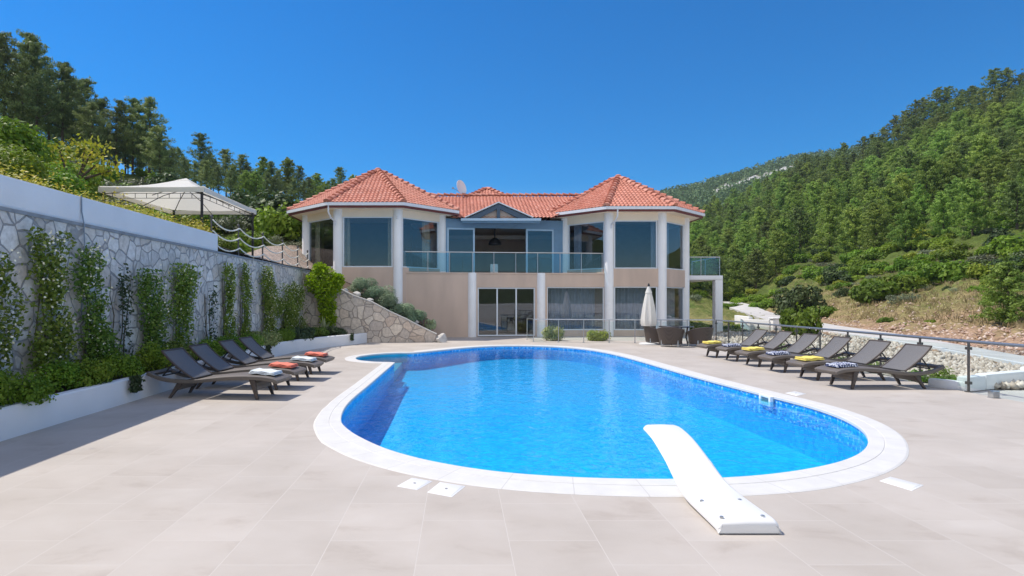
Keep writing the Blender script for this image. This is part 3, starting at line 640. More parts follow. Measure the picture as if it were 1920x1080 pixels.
def gravel():
    rng = np.random.default_rng(8); n = 4200
    ico = np.array([[1, 0, 0], [-1, 0, 0], [0, 1, 0], [0, -1, 0], [0, 0, 1], [0, 0, -1]], float); fa = np.array([[0, 2, 4], [2, 1, 4], [1, 3, 4], [3, 0, 4], [2, 0, 5], [1, 2, 5], [3, 1, 5], [0, 3, 5]])
    Y = 11 + 19 * rng.random(n) ** 1.6; a = 9.5 + (Y - 10.5) * .055; b = 12.25 + (Y - 11) * .395; X = a + (b - a) * rng.random(n)
    s = rng.uniform(.035, .085, (n, 1, 1)) * rng.uniform(.7, 1.3, (n, 1, 3)); q = rng.uniform(-.25, .25, (n, 6, 3))
    V = (ico[None] + q) * s; c = np.cos(rng.random(n) * 6.28)[:, None]; sn = np.sqrt(1 - c ** 2)
    x = V[..., 0] * c - V[..., 1] * sn; y = V[..., 0] * sn + V[..., 1] * c; V[..., 0] = x + X[:, None]; V[..., 1] = y + Y[:, None]; V[..., 2] += (.02 + .002 * Y)[:, None]
    me = npmesh('gravel', V.reshape(-1, 3), (fa[None] + 6 * np.arange(n)[:, None, None]).reshape(-1, 3), 'gravel_stone', np.repeat(rng.random(n), 8))
    tag(link('gravel', me), 'pale broken stone gravel spread behind the glass rail', 'gravel', kind='stuff')
leafmat('gravel_stone', (.34, .29, .22), (.52, .46, .37), (.68, .63, .54), 0, 0)
gravel()

# ------------------------------------------------------------------ retaining wall, planter, white wall
wall = thing('stone_wall', (-6.3, 10, 0), 'tall retaining wall of irregular pale stones behind the planter', 'wall')
MB().box(-6.6, -6.2, -8, 24.3, 0, 2.86).build('stonework', 'wall_stone', wall, world=True)
MB().box(-6.62, -6.17, -8, 24.3, 2.86, 2.91).build('cap', 'grey_cap', wall, world=True)
ww = thing('white_parapet', (-6.4, 8, 2.91), 'long smooth white parapet wall on top of the stone wall', 'wall')
MB().box(-6.55, -6.21, -8, 15.1, 2.91, 3.35).build('wall_panel', 'white_wall', ww, .012, world=True)
MB().tube([(-6.195, 9.62, 3.36), (-6.19, 9.62, 3.1), (-6.155, 9.62, 2.92), (-6.155, 9.64, 2.6), (-6.185, 9.62, 2.1), (-6.185, 9.61, 1.4)], .012, 6).build('cable', 'rail_grey', ww, world=True, smooth=True)
pl = thing('planter', (-5.4, 10, 0), 'long low white rendered planter curving along the stone wall', 'planter')
pc = [(-5.32, -8), (-5.33, 6), (-5.32, 10), (-5.36, 14), (-5.40, 16.5), (-5.3, 18.4), (-5.0, 19.8), (-4.5, 21.1), (-3.9, 22.3), (-3.65, 23.2)]
pcs = [Vector(pc[0]), Vector(pc[1])]
for i in range(1, len(pc) - 1):
    for j in range(1, 7):
        p0, p1, p2, p3 = (Vector(pc[min(max(i + k - 1, 0), len(pc) - 1)]) for k in range(4)); t = j / 6
        pcs.append(.5 * ((2 * p1) + (p2 - p0) * t + (2 * p0 - 5 * p1 + 4 * p2 - p3) * t * t + (3 * p1 - p0 - 3 * p2 + p3) * t ** 3))
mb = MB(); vs = []
for i, p in enumerate(pcs):
    d = (pcs[min(i + 1, len(pcs) - 1)] - pcs[max(i - 1, 0)]).normalized(); n = Vector((-d.y, d.x))
    hgt = .385
    vs += [(*p, 0), (*p, hgt - .02), (*(p + n * .02), hgt), (*(p + n * .13), hgt), (*(p + n * .15), hgt - .02), (*(p + n * .15), .0)]
k = len(pcs); mb.add(vs, [(i * 6 + a, (i + 1) * 6 + a, (i + 1) * 6 + a + 1, i * 6 + a + 1) for i in range(k - 1) for a in range(5)] + [tuple(range(6)), tuple(range((k - 1) * 6, k * 6))])
mb.build('rim_wall', 'white_wall', pl, world=True, smooth=True)
mb = MB(); vs = [];
for p in pcs: vs += [(p.x - .14, p.y, .32), (min(-6.19, p.x - .3) if p.y < 23 else -6.19, p.y, .36)]
mb.add(vs, [(2 * i, 2 * i + 2, 2 * i + 3, 2 * i + 1) for i in range(k - 1)]); mb.build('bed_soil', 'soil', pl, world=True)
# sloping stone wall in front of the planting slope
sw = thing('sloping_wall', (-3, 23.3, 0), 'stone faced wall with a sloping top beside the villa terrace', 'wall')
mb = MB(); T = [(-6.25, 2.8)] + WT + [(-.9, .30)]; n = len(T)
vs = [(x, 23.3, 0) for x, z in T] + [(x, 23.3, z) for x, z in T] + [(x, 23.6, 0) for x, z in T] + [(x, 23.6, z) for x, z in T]
mb.add(vs, [(i, i + 1, n + i + 1, n + i) for i in range(n - 1)] + [(2 * n + i + 1, 2 * n + i, 3 * n + i, 3 * n + i + 1) for i in range(n - 1)] + [(n + i, n + i + 1, 3 * n + i + 1, 3 * n + i) for i in range(n - 1)] + [(n - 1, 3 * n - 1, 4 * n - 1, 2 * n - 1)])
mb.build('stonework', 'slope_stone', sw, world=True)
mb = MB()
for (x0, z0), (x1, z1) in zip(T[1:], T[2:]):
    mb.add([(x0, 23.27, z0 + .002), (x1, 23.27, z1 + .002), (x1, 23.63, z1 + .002), (x0, 23.63, z0 + .002), (x0, 23.27, z0 + .045), (x1, 23.27, z1 + .045), (x1, 23.63, z1 + .045), (x0, 23.63, z0 + .045)],
           [(0, 3, 2, 1), (4, 5, 6, 7), (0, 1, 5, 4), (2, 3, 7, 6), (1, 2, 6, 5), (3, 0, 4, 7)])
mb.build('coping_stone', 'concrete', sw, world=True)
def rock(name, loc, r, sq, seed, label, cat='rock', group=None, mat='rock'):
    rnd = random.Random(seed); bm = bmesh.new(); bmesh.ops.create_icosphere(bm, subdivisions=3, radius=1)
    ph = [Vector((rnd.uniform(-1, 1), rnd.uniform(-1, 1), rnd.uniform(-1, 1))).normalized() for _ in range(9)]; dp = [rnd.uniform(.45, .9) for _ in ph]
    for v in bm.verts:
        c = v.co.copy()
        for p, d in zip(ph, dp):
            q = c.dot(p)
            if q > d: c -= p * (q - d) * .9
        v.co = Vector((c.x * r * sq[0], c.y * r * sq[1], c.z * r * sq[2])) + Vector((0, 0, r * sq[2] * .55))
    me = bpy.data.meshes.new(name); bm.to_mesh(me); bm.free(); me.materials.append(M[mat])
    return tagged_mesh(name, me, loc, label, cat, group)
rock('boulder', (-.72, 23.4, 0), .27, (1.0, 1, .95), 2, 'rounded pale boulder at the low end of the sloping stone wall', mat='rock')
for i, (x, z, r, lb) in enumerate([(-4.6, 2.02, .15, 'topmost small pale stone lying on the sloping wall beside the bright green vine'), (-4.15, 1.86, .17, 'small pale stone on the sloping wall in front of the first lavender mound'), (-3.6, 1.63, .13, 'small stone on the sloping wall below the second lavender mound'), (-1.75, .76, .12, 'small pale stone on the sloping wall next to the cactus')]):
    rock('stone', (x, 23.75, z), r, (1.2, .9, .7), 20 + i, lb, 'stone')

# ------------------------------------------------------------------ villa
villa = thing('villa', (2, 29, 0), 'two storey villa with red tiled octagonal tower roofs and glazed balcony', 'house')
def octa(cx, cy, ap):
    r = ap / math.cos(R(22.5)); return [Vector((cx + r * math.cos(R(-112.5 + 45 * i)), cy + r * math.sin(R(-112.5 + 45 * i)))) for i in range(8)]
LT = dict(c=(-4.09, 29.53), ap=3.235, eave=5.93, apex=8.23); RT = dict(c=(8.26, 30.49), ap=2.99, eave=5.95, apex=8.10)
FL = 2.94
roof_rnd = random.Random(5)
def tiles(mb, poly, tw=.18, th=.262):
    """courses of curved roof tiles over a planar facet; poly[0]-poly[1] is its eave"""
    poly = [Vector(p) for p in poly]; u = (poly[1] - poly[0]).normalized(); nn = None
    for p in poly[2:]:
        nn = u.cross(p - poly[0])
        if nn.length > 1e-6: break
    nn.normalize()
    if nn.z < 0: nn = -nn
    v = nn.cross(u)
    if v.z < 0: v = -v
    o = poly[0]; P2 = [((p - o).dot(u), (p - o).dot(v)) for p in poly]
    us = [p[0] for p in P2]; vm = max(p[1] for p in P2)
    area = sum(P2[i][0] * P2[(i + 1) % len(P2)][1] - P2[(i + 1) % len(P2)][0] * P2[i][1] for i in range(len(P2))); sg = 1 if area > 0 else -1
    def inside(a, b, e=.0):
        for i in range(len(P2)):
            x0, y0 = P2[i]; x1, y1 = P2[(i + 1) % len(P2)]
            if sg * ((x1 - x0) * (b - y0) - (y1 - y0) * (a - x0)) / math.hypot(x1 - x0, y1 - y0) < -e: return False
        return True
    mb.add([p - nn * .012 for p in poly], [tuple(range(len(poly)))], .3)
    prof = [(0, .0), (.12, .014), (.3, .034), (.5, .042), (.7, .034), (.85, .012), (1, .0)]
    j = 0
    while j * th < vm:
        i0 = int(min(us) / tw) - 1
        for i in range(i0, int(max(us) / tw) + 2):
            a = i * tw; b = j * th
            if not inside(a + tw / 2, b + th * .45, .03): continue
            t = min(1, max(0, .5 + roof_rnd.gauss(0, .11))); vs = []
            for q, hgt in prof: vs.append(o + u * (a + q * tw) + v * (b - .03) + nn * (hgt + .03))
            for q, hgt in prof: vs.append(o + u * (a + q * tw) + v * (b + th) + nn * (hgt + .002))
            for q, hgt in prof: vs.append(o + u * (a + q * tw) + v * (b - .03) + nn * (hgt + .004))
            k = len(prof); mb.add(vs, [(x, x + 1, k + x + 1, k + x) for x in range(k - 1)] + [(2 * k + x, 2 * k + x + 1, x + 1, x) for x in range(k - 1)], t)
        j += 1
def hipcaps(mb, p, q, r=.125, step=.34):
    p = Vector(p); q = Vector(q); d = (q - p); L = d.length; d.normalize(); side = d.cross(Vector((0, 0, 1))).normalized(); up = side.cross(d); n = int(L / step)
    for i in range(n):
        a = p + d * (i * step); b = p + d * ((i + 1) * step + .04); vs = []; t = min(1, max(0, .45 + roof_rnd.gauss(0, .25)))
        for c, rr, h in ((a, r * 1.25, .075), (b, r * .95, .02)):
            for k in range(7):
                an = math.pi * k / 6; vs.append(c + side * math.cos(an) * rr + up * (math.sin(an) * rr * .85 + h - .03))
        mb.add(vs, [(k, k + 1, 8 + k, 7 + k) for k in range(6)] + [tuple(range(6, -1, -1)), tuple(range(7, 14))], t)
def tower_roof(t):
    ov = octa(*t['c'], t['ap'] + .80); ap = Vector((*t['c'], t['apex'])); mb = MB(); cp = MB(); gt = MB(); fs = MB()
    ev = [Vector((*p, t['eave'])) for p in ov]
    for i in range(8): tiles(mb, [ev[i], ev[(i + 1) % 8], ap])
    for i in range(8): hipcaps(cp, ev[i], ap)
    cp.lathe([(.16, 0), (.17, .08), (.10, .14), (.02, .16)], ap - Vector((0, 0, .03)), 12)
    o = mb.build('roof', 'roof_tile', villa, world=True); cp.build('hip_capping', 'roof_tile', o, world=True)
    gp = octa(*t['c'], t['ap'] + .86); gi = octa(*t['c'], t['ap'] + .74); fo = octa(*t['c'], t['ap'] + .78); fi = octa(*t['c'], t['ap'] + .70)
    for a, b, z0, z1, m_ in ((gp, gi, t['eave'] - .13, t['eave'] - .0, gt), (fo, fi, t['eave'] - .22, t['eave'] - .132, fs)):
        for i in range(8):
            j = (i + 1) % 8; m_.add([(*a[i], z0), (*a[j], z0), (*b[j], z0), (*b[i], z0), (*a[i], z1), (*a[j], z1), (*b[j], z1), (*b[i], z1)], [(0, 3, 2, 1), (4, 5, 6, 7), (0, 1, 5, 4), (2, 3, 7, 6)])
    gt.build('gutter', 'gutter', o, world=True); fs.build('fascia', 'fascia_red', o, world=True)
    sf = MB(); so_ = octa(*t['c'], t['ap'] + .72); sf.prism([tuple(p) for p in so_], t['eave'] - .19, t['eave'] - .17); sf.build('soffit', 'cream_wall', o, world=True)
def curtain(mb, p, q, z0, z1, amp=.035, wl=.16):
    p = Vector(p); q = Vector(q); d = (q - p); L = d.length; d.normalize(); n = Vector((-d.y, d.x)); m = max(6, int(L / wl * 6)); vs = []
    for i in range(m + 1):
        s = L * i / m; o = n * amp * (math.sin(s / wl * 6.28) + .5 * math.sin(s / wl * 2.7)); c = p + d * s + o; vs += [(*c, z0), (*c, z1)]
    b = [(2 * i, 2 * i + 2, 2 * i + 3, 2 * i + 1) for i in range(m)]
    vs2 = [(x + n.x * .006, y + n.y * .006, z) for x, y, z in vs]; k = len(vs)
    mb.add(vs, b); mb.add(vs2, [tuple(reversed(f)) for f in b])
def window(p, q, z0, z1, fw=.05, mull=(), inset=.0, frame='frame_white', glass='window_glass', parent=None):
    f = MB(); p = Vector(p); q = Vector(q); d = (q - p).normalized(); L = (q - p).length; t = .07
    P = lambda s: p + d * s
    f.obox(P(0), P(fw), z0, z1, t, inset); f.obox(P(L - fw), P(L), z0, z1, t, inset); f.obox(P(fw), P(L - fw), z0, z0 + fw, t, inset); f.obox(P(fw), P(L - fw), z1 - fw, z1, t, inset)
    cuts = [fw] + [x for m_ in mull for x in (m_ * L - fw / 2, m_ * L + fw / 2)] + [L - fw]
    for m_ in mull: f.obox(P(m_ * L - fw / 2), P(m_ * L + fw / 2), z0 + fw, z1 - fw, t, inset)
    o = f.build('window_frame', frame, parent or villa, world=True)
    for a, b in zip(cuts[::2], cuts[1::2]): MB().obox(P(a), P(b), z0 + fw, z1 - fw, .012, inset).build('pane', glass, o, world=True)
    return o
def tower(t, faces_up, faces_low, low_solid):
    v = octa(*t['c'], t['ap']); top = t['eave'] - .19; c = Vector(t['c'])
    wl = MB(); cr = MB(); inn = MB(); cu = MB()
    for i in range(8):
        a, b = v[i], v[(i + 1) % 8]; d = (b - a).normalized()
        cr.obox(a, b, 5.42, top, .16, -.0)
        if i in faces_up:
            wl.obox(a, b, 2.32, 3.16, .18)
            window(a + d * .23, b - d * .23, 3.162, 5.418, .05)
            if faces_up[i]:
                for s0, s1 in faces_up[i]:
                    nn = (c - (a + b) / 2).normalized() * .28; curtain(cu, a + d * s0 + nn, a + d * s1 + nn, 3.17, 5.4)
        elif not (i in (0,)): wl.obox(a, b, 2.32, 5.42, .18)
        if i in faces_low:
            wl.obox(a, b, 0, .28, .18)
            window(a + d * .23, b - d * .23, .282, 2.318, .05, faces_low[i])
        else: wl.obox(a, b, 0, 2.32, .18)
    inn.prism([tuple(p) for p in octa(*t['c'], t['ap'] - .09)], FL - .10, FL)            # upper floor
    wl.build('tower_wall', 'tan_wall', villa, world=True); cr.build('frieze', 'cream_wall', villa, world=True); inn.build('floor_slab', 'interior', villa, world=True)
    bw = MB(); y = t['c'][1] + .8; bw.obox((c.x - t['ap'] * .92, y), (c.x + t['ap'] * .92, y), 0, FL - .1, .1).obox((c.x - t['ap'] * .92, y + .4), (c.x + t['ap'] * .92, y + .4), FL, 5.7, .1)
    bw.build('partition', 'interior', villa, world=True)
    if cu.v: cu.build('curtain', t.get('curt', 'curtain'), villa, world=True, smooth=True)
    for i in (7, 0, 1, 2): 
        r = .215
        p = v[i]; zb = 0.0
        MB().cyl((p.x, p.y, zb), (p.x, p.y, top + .01), r, n=28).build('column', 'column_white', villa, world=True, smooth=True)
    return v
LT['curt'] = 'curtain_gold'; RT['curt'] = 'curtain'
tower_roof(LT); tower_roof(RT)
# octa() index 0 = front-left vertex, 1 = front-right, 2 = right-back, 7 = left-back; face i runs from vertex i to i+1
lv = tower(LT, {0: [(.25, .5), (2.2, 2.45)], 1: [(1.7, 2.2)], 7: [(.3, .75)]}, {}, True)
rv = tower(RT, {0: [(2.05, 2.3)], 1: [(.9, 1.3)], 7: [(.35, .8)]}, {0: (), 1: ()}, False)
# lower front wall under the balcony, with glazed doors and the wide window
A = Vector((-2.62, 26.6)); B = Vector((6.85, 27.6)); ab = (B - A).normalized()
def onAB(px):        # point of the balcony front seen at that azimuth
    k = (px - CX) / F; s = (k * A.y - A.x) / (ab.x - k * ab.y); return A + ab * s
d0, d1, w0, w1 = onAB(895), onAB(1003), onAB(1025), onAB(1132)
wl = MB(); wl.obox(A, d0, 0, 2.88, .2).obox(d0, d1, 2.27, 2.88, .2).obox(d1, w0, 0, 2.88, .2).obox(w0, w1, 2.30, 2.88, .2).obox(w0, w1, 0, .28, .2).obox(w1, B, 0, 2.88, .2)
wl.build('front_wall', 'tan_wall', villa, world=True)
MB().obox(A, B, 2.881, 2.95, .26).build('balcony_edge', 'tan_wall', villa, .01, world=True)
bs = MB(); bs.add([(A.x, A.y + .1, 2.90), (B.x, B.y + .1, 2.90), (5.4, 29.4, 2.90), (-.8, 28.6, 2.90), (A.x, A.y + .1, 2.94), (B.x, B.y + .1, 2.94), (5.4, 29.4, 2.94), (-.8, 28.6, 2.94)], [(0, 3, 2, 1), (4, 5, 6, 7), (0, 1, 5, 4), (1, 2, 6, 5), (2, 3, 7, 6), (3, 0, 4, 7)])
bs.build('balcony_floor', 'concrete', villa, world=True)
dr = window(d0, d1, .03, 2.268, .06, (.34, .67)); dr.name = 'patio_door'
window(w0, w1, .282, 2.298, .05, ())
cu = MB(); curtain(cu, w0 + Vector((.15, .35)), w1 + Vector((-.1, .35)), .29, 2.29); curtain(cu, (7.4, 27.95), (9.2, 27.95), .29, 2.3); curtain(cu, (9.75, 28.2), (10.7, 29.1), .29, 2.3); cu.build('curtain', 'curtain', villa, world=True, smooth=True)
for px in (885, 1014):
    p = onAB(px) + Vector((0, -.06)); MB().cyl((p.x, p.y, 0), (p.x, p.y, 2.94), .20, n=24).build('column', 'column_white', villa, world=True, smooth=True)
# rooms behind the glazing
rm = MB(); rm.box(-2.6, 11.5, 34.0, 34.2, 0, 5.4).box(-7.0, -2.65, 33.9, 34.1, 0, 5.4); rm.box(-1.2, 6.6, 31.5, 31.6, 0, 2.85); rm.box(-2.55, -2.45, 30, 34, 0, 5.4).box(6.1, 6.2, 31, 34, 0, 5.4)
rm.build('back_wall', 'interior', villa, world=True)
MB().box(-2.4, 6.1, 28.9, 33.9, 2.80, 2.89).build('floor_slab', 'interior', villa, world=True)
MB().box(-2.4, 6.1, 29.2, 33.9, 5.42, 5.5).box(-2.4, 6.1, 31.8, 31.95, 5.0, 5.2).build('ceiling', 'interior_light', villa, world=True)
# upper glazed doors, the middle pair slid open
U = Vector((-.72, 28.3)); V_ = Vector((5.12, 29.15)); uv_ = (V_ - U).normalized()
def onUV(px):
    k = (px - CX) / F; s = (k * U.y - U.x) / (uv_.x - k * uv_.y); return U + uv_ * s
u0, u1, u2, u3 = onUV(838), onUV(890), onUV(986), onUV(1038)
for a, b in ((u0, u1), (u2, u3)):
    o = window(a, b, FL + .005, 5.19, .085, (), frame='frame_blue'); o.name = 'sliding_door'
bm_ = MB(); bm_.obox(U, u0, FL, 5.19, .14).obox(u3, V_, FL, 5.19, .14).obox(U, V_, 5.192, 5.62, .16); bm_.build('door_surround', 'blue_grey', villa, world=True)
# entablature, gable and the main roof behind
g0, g1 = W(866, 412, 27.9), W(1012, 412, 27.9)
en = MB(); en.box(g0.x, g1.x, 27.86, 28.06, 5.36, 5.52); en.build('beam', 'blue_grey', villa, .01, world=True)
MB().box(g0.x - .05, g1.x + .05, 27.74, 27.857, 5.44, 5.56).build('gutter', 'frame_blue', villa, .02, world=True)
gx = W(935, 384, 27.7).x; ga = 6.26; gb = 5.57; h0, h1 = W(876, 0, 27.7).x, W(996, 0, 27.7).x
gp = MB()
gp.add([(h0 + .5, 27.97, gb), (h1 - .5, 27.97, gb), (gx, 27.97, ga - .2), (h0 + .5, 28.05, gb), (h1 - .5, 28.05, gb), (gx, 28.05, ga - .2)], [(0, 1, 2), (3, 5, 4), (0, 3, 4, 1), (1, 4, 5, 2), (2, 5, 3, 0)])
gab = gp.build('gable', 'tan_wall', villa, world=True)
tr = MB()
for xe in (h0, h1):
    tr.add([(xe, 27.80, gb), (gx, 27.80, ga), (gx, 27.80, ga - .22), (xe + (gx - xe) * .38, 27.80, gb), (xe, 27.95, gb), (gx, 27.95, ga), (gx, 27.95, ga - .22), (xe + (gx - xe) * .38, 27.95, gb)],
           [(0, 1, 2, 3), (7, 6, 5, 4), (0, 4, 5, 1), (1, 5, 6, 2), (2, 6, 7, 3), (3, 7, 4, 0)])
tr.box(gx - .075, gx + .075, 27.78, 27.955, gb, ga - .2); tr.build('truss', 'blue_dark', gab, world=True)
gr = MB()
for xe, s in ((h0 - .1, -1), (h1 + .1, 1)):
    z = gb + .01; gr.add([(xe, 27.72, z), (gx, 27.72, ga + .03), (gx, 30.2, ga + .03), (xe, 30.2, z), (xe, 27.72, z + .05), (gx, 27.72, ga + .09), (gx, 30.2, ga + .09), (xe, 30.2, z + .05)], [(0, 3, 2, 1), (4, 5, 6, 7), (0, 1, 5, 4), (1, 2, 6, 5), (2, 3, 7, 6), (3, 0, 4, 7)])
gr.build('verge', 'gutter', gab, world=True)
mr_ = MB(); tiles(mr_, [(-.3, 28.0, 5.62), (4.4, 28.0, 5.62), (5.2, 29.0, 6.058), (7.2, 31.9, 7.33), (-2.2, 31.9, 7.33)]); mr_.add([(-2.2, 31.9, 7.31), (7.2, 31.9, 7.31), (7.2, 36, 5.6), (-2.2, 36, 5.6)], [(0, 1, 2, 3)])
mo = mr_.build('roof', 'roof_tile', villa, world=True); hc = MB(); hipcaps(hc, (-2.2, 31.9, 7.36), (7.2, 31.9, 7.36)); hc.build('ridge_capping', 'roof_tile', mo, world=True)
pr = MB(); pa = Vector((1.72, 36.5, 8.66)); pb = [(-1.6, 33.2, 6.55), (5.0, 33.2, 6.55), (5.0, 39.8, 6.55), (-1.6, 39.8, 6.55)]; pc_ = MB()
for i in range(4): tiles(pr, [pb[i], pb[(i + 1) % 4], pa]); hipcaps(pc_, pb[i], pa)
po = pr.build('roof', 'roof_tile', villa, world=True); pc_.build('hip_capping', 'roof_tile', po, world=True)
bw = MB().box(-6.5, 11, 33.9, 39, 0, 5.6); bw.build('rear_wall', 'tan_wall', villa, world=True)
# balcony balustrade
bal = MB(); bal.tube([(A.x, A.y, 3.885), (B.x, B.y, 3.885)], .022, 8); bo = bal.build('balustrade', 'steel', villa, world=True)
pp = [759, 802, 843, 886, 926, 967, 1008, 1050, 1090, 1129]; pts = [onAB(p) for p in pp]
for p in pts: MB().cyl((p.x, p.y, 2.95), (p.x, p.y, 3.864), .018, n=8).build('post', 'steel', bo, world=True)
for a, b in zip(pts, pts[1:]): MB().obox(a + ab * .04, b - ab * .04, 3.0, 3.84, .012).build('pane', 'rail_glass', bo, world=True)
# side balcony on the right
sb = MB(); sb.box(11.35, 13.35, 29.7, 33.5, 2.72, 2.94); sbo = sb.build('side_balcony', 'column_white', villa, .01, world=True)
MB().box(12.98, 13.36, 29.72, 30.1, 0, 2.718).build('column', 'column_white', sbo, .02, world=True)
MB().tube([(11.3, 29.85, 3.88), (13.25, 29.85, 3.88), (13.25, 33.4, 3.88)], .022, 8).build('handrail', 'steel', sbo, world=True)
for x, y in ((11.4, 29.85), (12.3, 29.85), (13.25, 29.85), (13.25, 31.6), (13.25, 33.4)): MB().cyl((x, y, 2.94), (x, y, 3.86), .018, n=8).build('post', 'steel', sbo, world=True)
MB().box(11.45, 12.26, 29.845, 29.857, 3.0, 3.83).box(12.34, 13.2, 29.845, 29.857, 3.0, 3.83).box(13.244, 13.256, 29.95, 33.3, 3.0, 3.83).build('pane', 'rail_glass', sbo, world=True)
# downpipes
def downpipe(p, t, d):
    c = Vector((*p, 0)); e = Vector((*d, 0)).normalized(); z = t['eave'] - .12
    MB().tube([c + e * .80 + Vector((0, 0, z)), c + e * .80 + Vector((0, 0, z - .3)), c + e * .60 + Vector((0, 0, z - .52)), c + e * .27 + Vector((0, 0, z - .62)), c + e * .26 + Vector((0, 0, z - .8)), c + e * .26 + Vector((0, 0, .1))][:5], .04, 8).build('downpipe', 'gutter', villa, world=True, smooth=True)
downpipe(lv[0], LT, (-.35, -1)); downpipe(rv[0], RT, (.25, -1))
MB().box(lv[1].x - .05, lv[1].x + .05, lv[1].y - .30, lv[1].y - .20, 5.3, 5.42).build('wall_lamp', 'gutter', villa, .01, world=True)
# satellite dish on the main ridge
dish = thing('satellite_dish', (.0, 32.0, 7.36), 'white satellite dish standing on the main roof ridge', 'satellite dish', None, 0, (1.08, 1.08, 1.08))
mb = MB(); pf = [(.02, .0), (.15, .008), (.27, .035), (.38, .07), (.38, .085), (.27, .05), (.15, .022), (.02, .014)]
mb.lathe(pf, (0, 0, 0), 28); o = mb.build('reflector', 'plastic_white', dish, smooth=True); o.location = (.06, -.05, .42); o.rotation_euler = (R(78), R(0), R(52))
MB().tube([(.08, .1, -.1), (.08, .1, .3), (.06, -.03, .42)], .022, 6).build('mast', 'rail_grey', dish)
MB().tube([(.06, -.04, .2), (-.3, -.25, .36)], .012, 5).box(-.36, -.27, -.3, -.22, .33, .40).build('feed_arm', 'rail_grey', dish)
# pendant lamp in the open doorway
lp = thing('pendant_lamp', (1.85, 30.4, 4.55), 'black dome pendant lamp hanging in the open upper doorway', 'lamp')
MB().lathe([(.34, 0), (.33, .10), (.26, .24), (.12, .35), (.04, .38)], n=24).build('shade', 'black_metal', lp, smooth=True); MB().cyl((0, 0, .37), (0, 0, .88), .04, n=8).build('stem', 'black_metal', lp)
pd = thing('pedestal', (1.75, 29.6, FL), 'white square pedestal with a glass vase inside the open doorway', 'pedestal')
MB().box(-.19, .19, -.19, .19, 0, .56).build('body', 'white_paint', pd, .015); MB().lathe([(.05, .56), (.07, .62), (.03, .72), (.055, .82)], n=12).build('vase', 'rail_glass', pd, smooth=True)

# ------------------------------------------------------------------ gazebo and rope fence
gz = thing('gazebo', (-8.93, 19.2, 2.86), 'cream canvas gazebo with dark metal posts above the stone wall', 'gazebo')
x0, x1, y0, y1, ez, pz = -10.46, -7.40, 17.0, 21.4, 4.97, 5.66
mb = MB(); ctr = Vector(((x0 + x1) / 2, (y0 + y1) / 2, pz)); n = 10
def canopy(zoff, half):
    vs = []
    cs = [Vector((x0, y0, ez)), Vector((x1, y0, ez)), Vector((x1, y1, ez)), Vector((x0, y1, ez))]
    rings = 8
    for j in range(rings + 1):
        t = j / rings * .86
        for i in range(4):
            for k in range(n):
                p = cs[i].lerp(cs[(i + 1) % 4], k / n); q = p.lerp(ctr, t); sag = -.10 * math.sin(math.pi * t) - .05 * math.sin(math.pi * k / n) * (1 - t)
                vs.append((q.x, q.y, q.z + sag + zoff))
    m = 4 * n; return vs, [(j * m + i, j * m + (i + 1) % m, (j + 1) * m + (i + 1) % m, (j + 1) * m + i) for j in range(rings) for i in range(m)]
vs, fs = canopy(0, 1); mb.add(vs, fs); cp = mb.build('canopy', 'canvas_white', gz, world=True, smooth=True)
vt = MB(); c2 = [Vector(q).lerp(ctr, .86) + Vector((0, 0, -.035)) for q in ((x0, y0, ez), (x1, y0, ez), (x1, y1, ez), (x0, y1, ez))]
vt.add(c2 + [ctr], [(0, 1, 4), (1, 2, 4), (2, 3, 4), (3, 0, 4)]); vt.build('vent_cap', 'canvas_white', cp, world=True)
va = MB(); th = .012
for a, b in (((x0, y0), (x1, y0)), ((x1, y0), (x1, y1)), ((x1, y1), (x0, y1)), ((x0, y1), (x0, y0))): va.obox(a, b, ez - .17, ez - .03, .012)
va.build('valance', 'canvas', cp, world=True)
fr = MB()
for a, b in (((x0, y0), (x1, y0)), ((x1, y0), (x1, y1)), ((x1, y1), (x0, y1)), ((x0, y1), (x0, y0))):
    a = Vector(a); b = Vector(b); c = Vector((ctr.x, ctr.y)); a = a.lerp(c, .03); b = b.lerp(c, .03)
    for z in (ez - .20, ez - .34): fr.tube([(*a, z), (*b, z)], .008, 6)
    for i in range(1, 9): p = a.lerp(b, i / 9); fr.cyl((*p, ez - .34), (*p, ez - .20), .009, n=5)
    m_ = a.lerp(c, .5); fr.tube([(*a, ez - .22), (*m_, ez + .12), (ctr.x, ctr.y, pz - .35)], .015, 6); p = a.lerp(b, .5); m_ = p.lerp(c, .5); fr.tube([(*p, ez - .25), (*m_, ez + .12), (ctr.x, ctr.y, pz - .35)], .012, 6)
fr.build('frame', 'black_metal', gz, world=True)
for x, y in ((x0 + .1, y0 + .1), (x1 - .1, y0 + .1), (x1 - .1, y1 - .1), (x0 + .1, y1 - .1)): MB().box(x - .03, x + .03, y - .03, y + .03, 2.75, ez - .05).build('post', 'black_metal', gz, world=True)
rf = thing('rope_fence', (-6.4, 20, 2.91), 'low rope fence on dark posts along the top of the stone wall', 'fence')
fy = [15.15, 17.0, 19.1, 21.3, 23.6, 25.6]; fx = [-6.4, -6.4, -6.4, -6.42, -6.5, -6.62]
for i, (x, y) in enumerate(zip(fx, fy)):
    MB().cyl((x, y, 2.88), (x, y, 3.80), .025, n=10).lathe([(.038, 0), (.042, .03), (.025, .06), (.01, .07)], (x, y, 3.80), 10).build('post', 'post_bronze', rf, world=True)
for z in (3.74, 3.46, 3.17):
    rp = MB(); pts = []
    for (xa, ya), (xb, yb) in zip(zip(fx, fy), zip(fx[1:], fy[1:])):
        for j in range(8): t = j / 8; pts.append((xa + (xb - xa) * t + .04, ya + (yb - ya) * t, z - .16 * 4 * t * (1 - t)))
    pts.append((fx[-1] + .04, fy[-1], z)); rp.tube(pts, .019, 6); rp.build('rope', 'rope', rf, world=True, smooth=True)

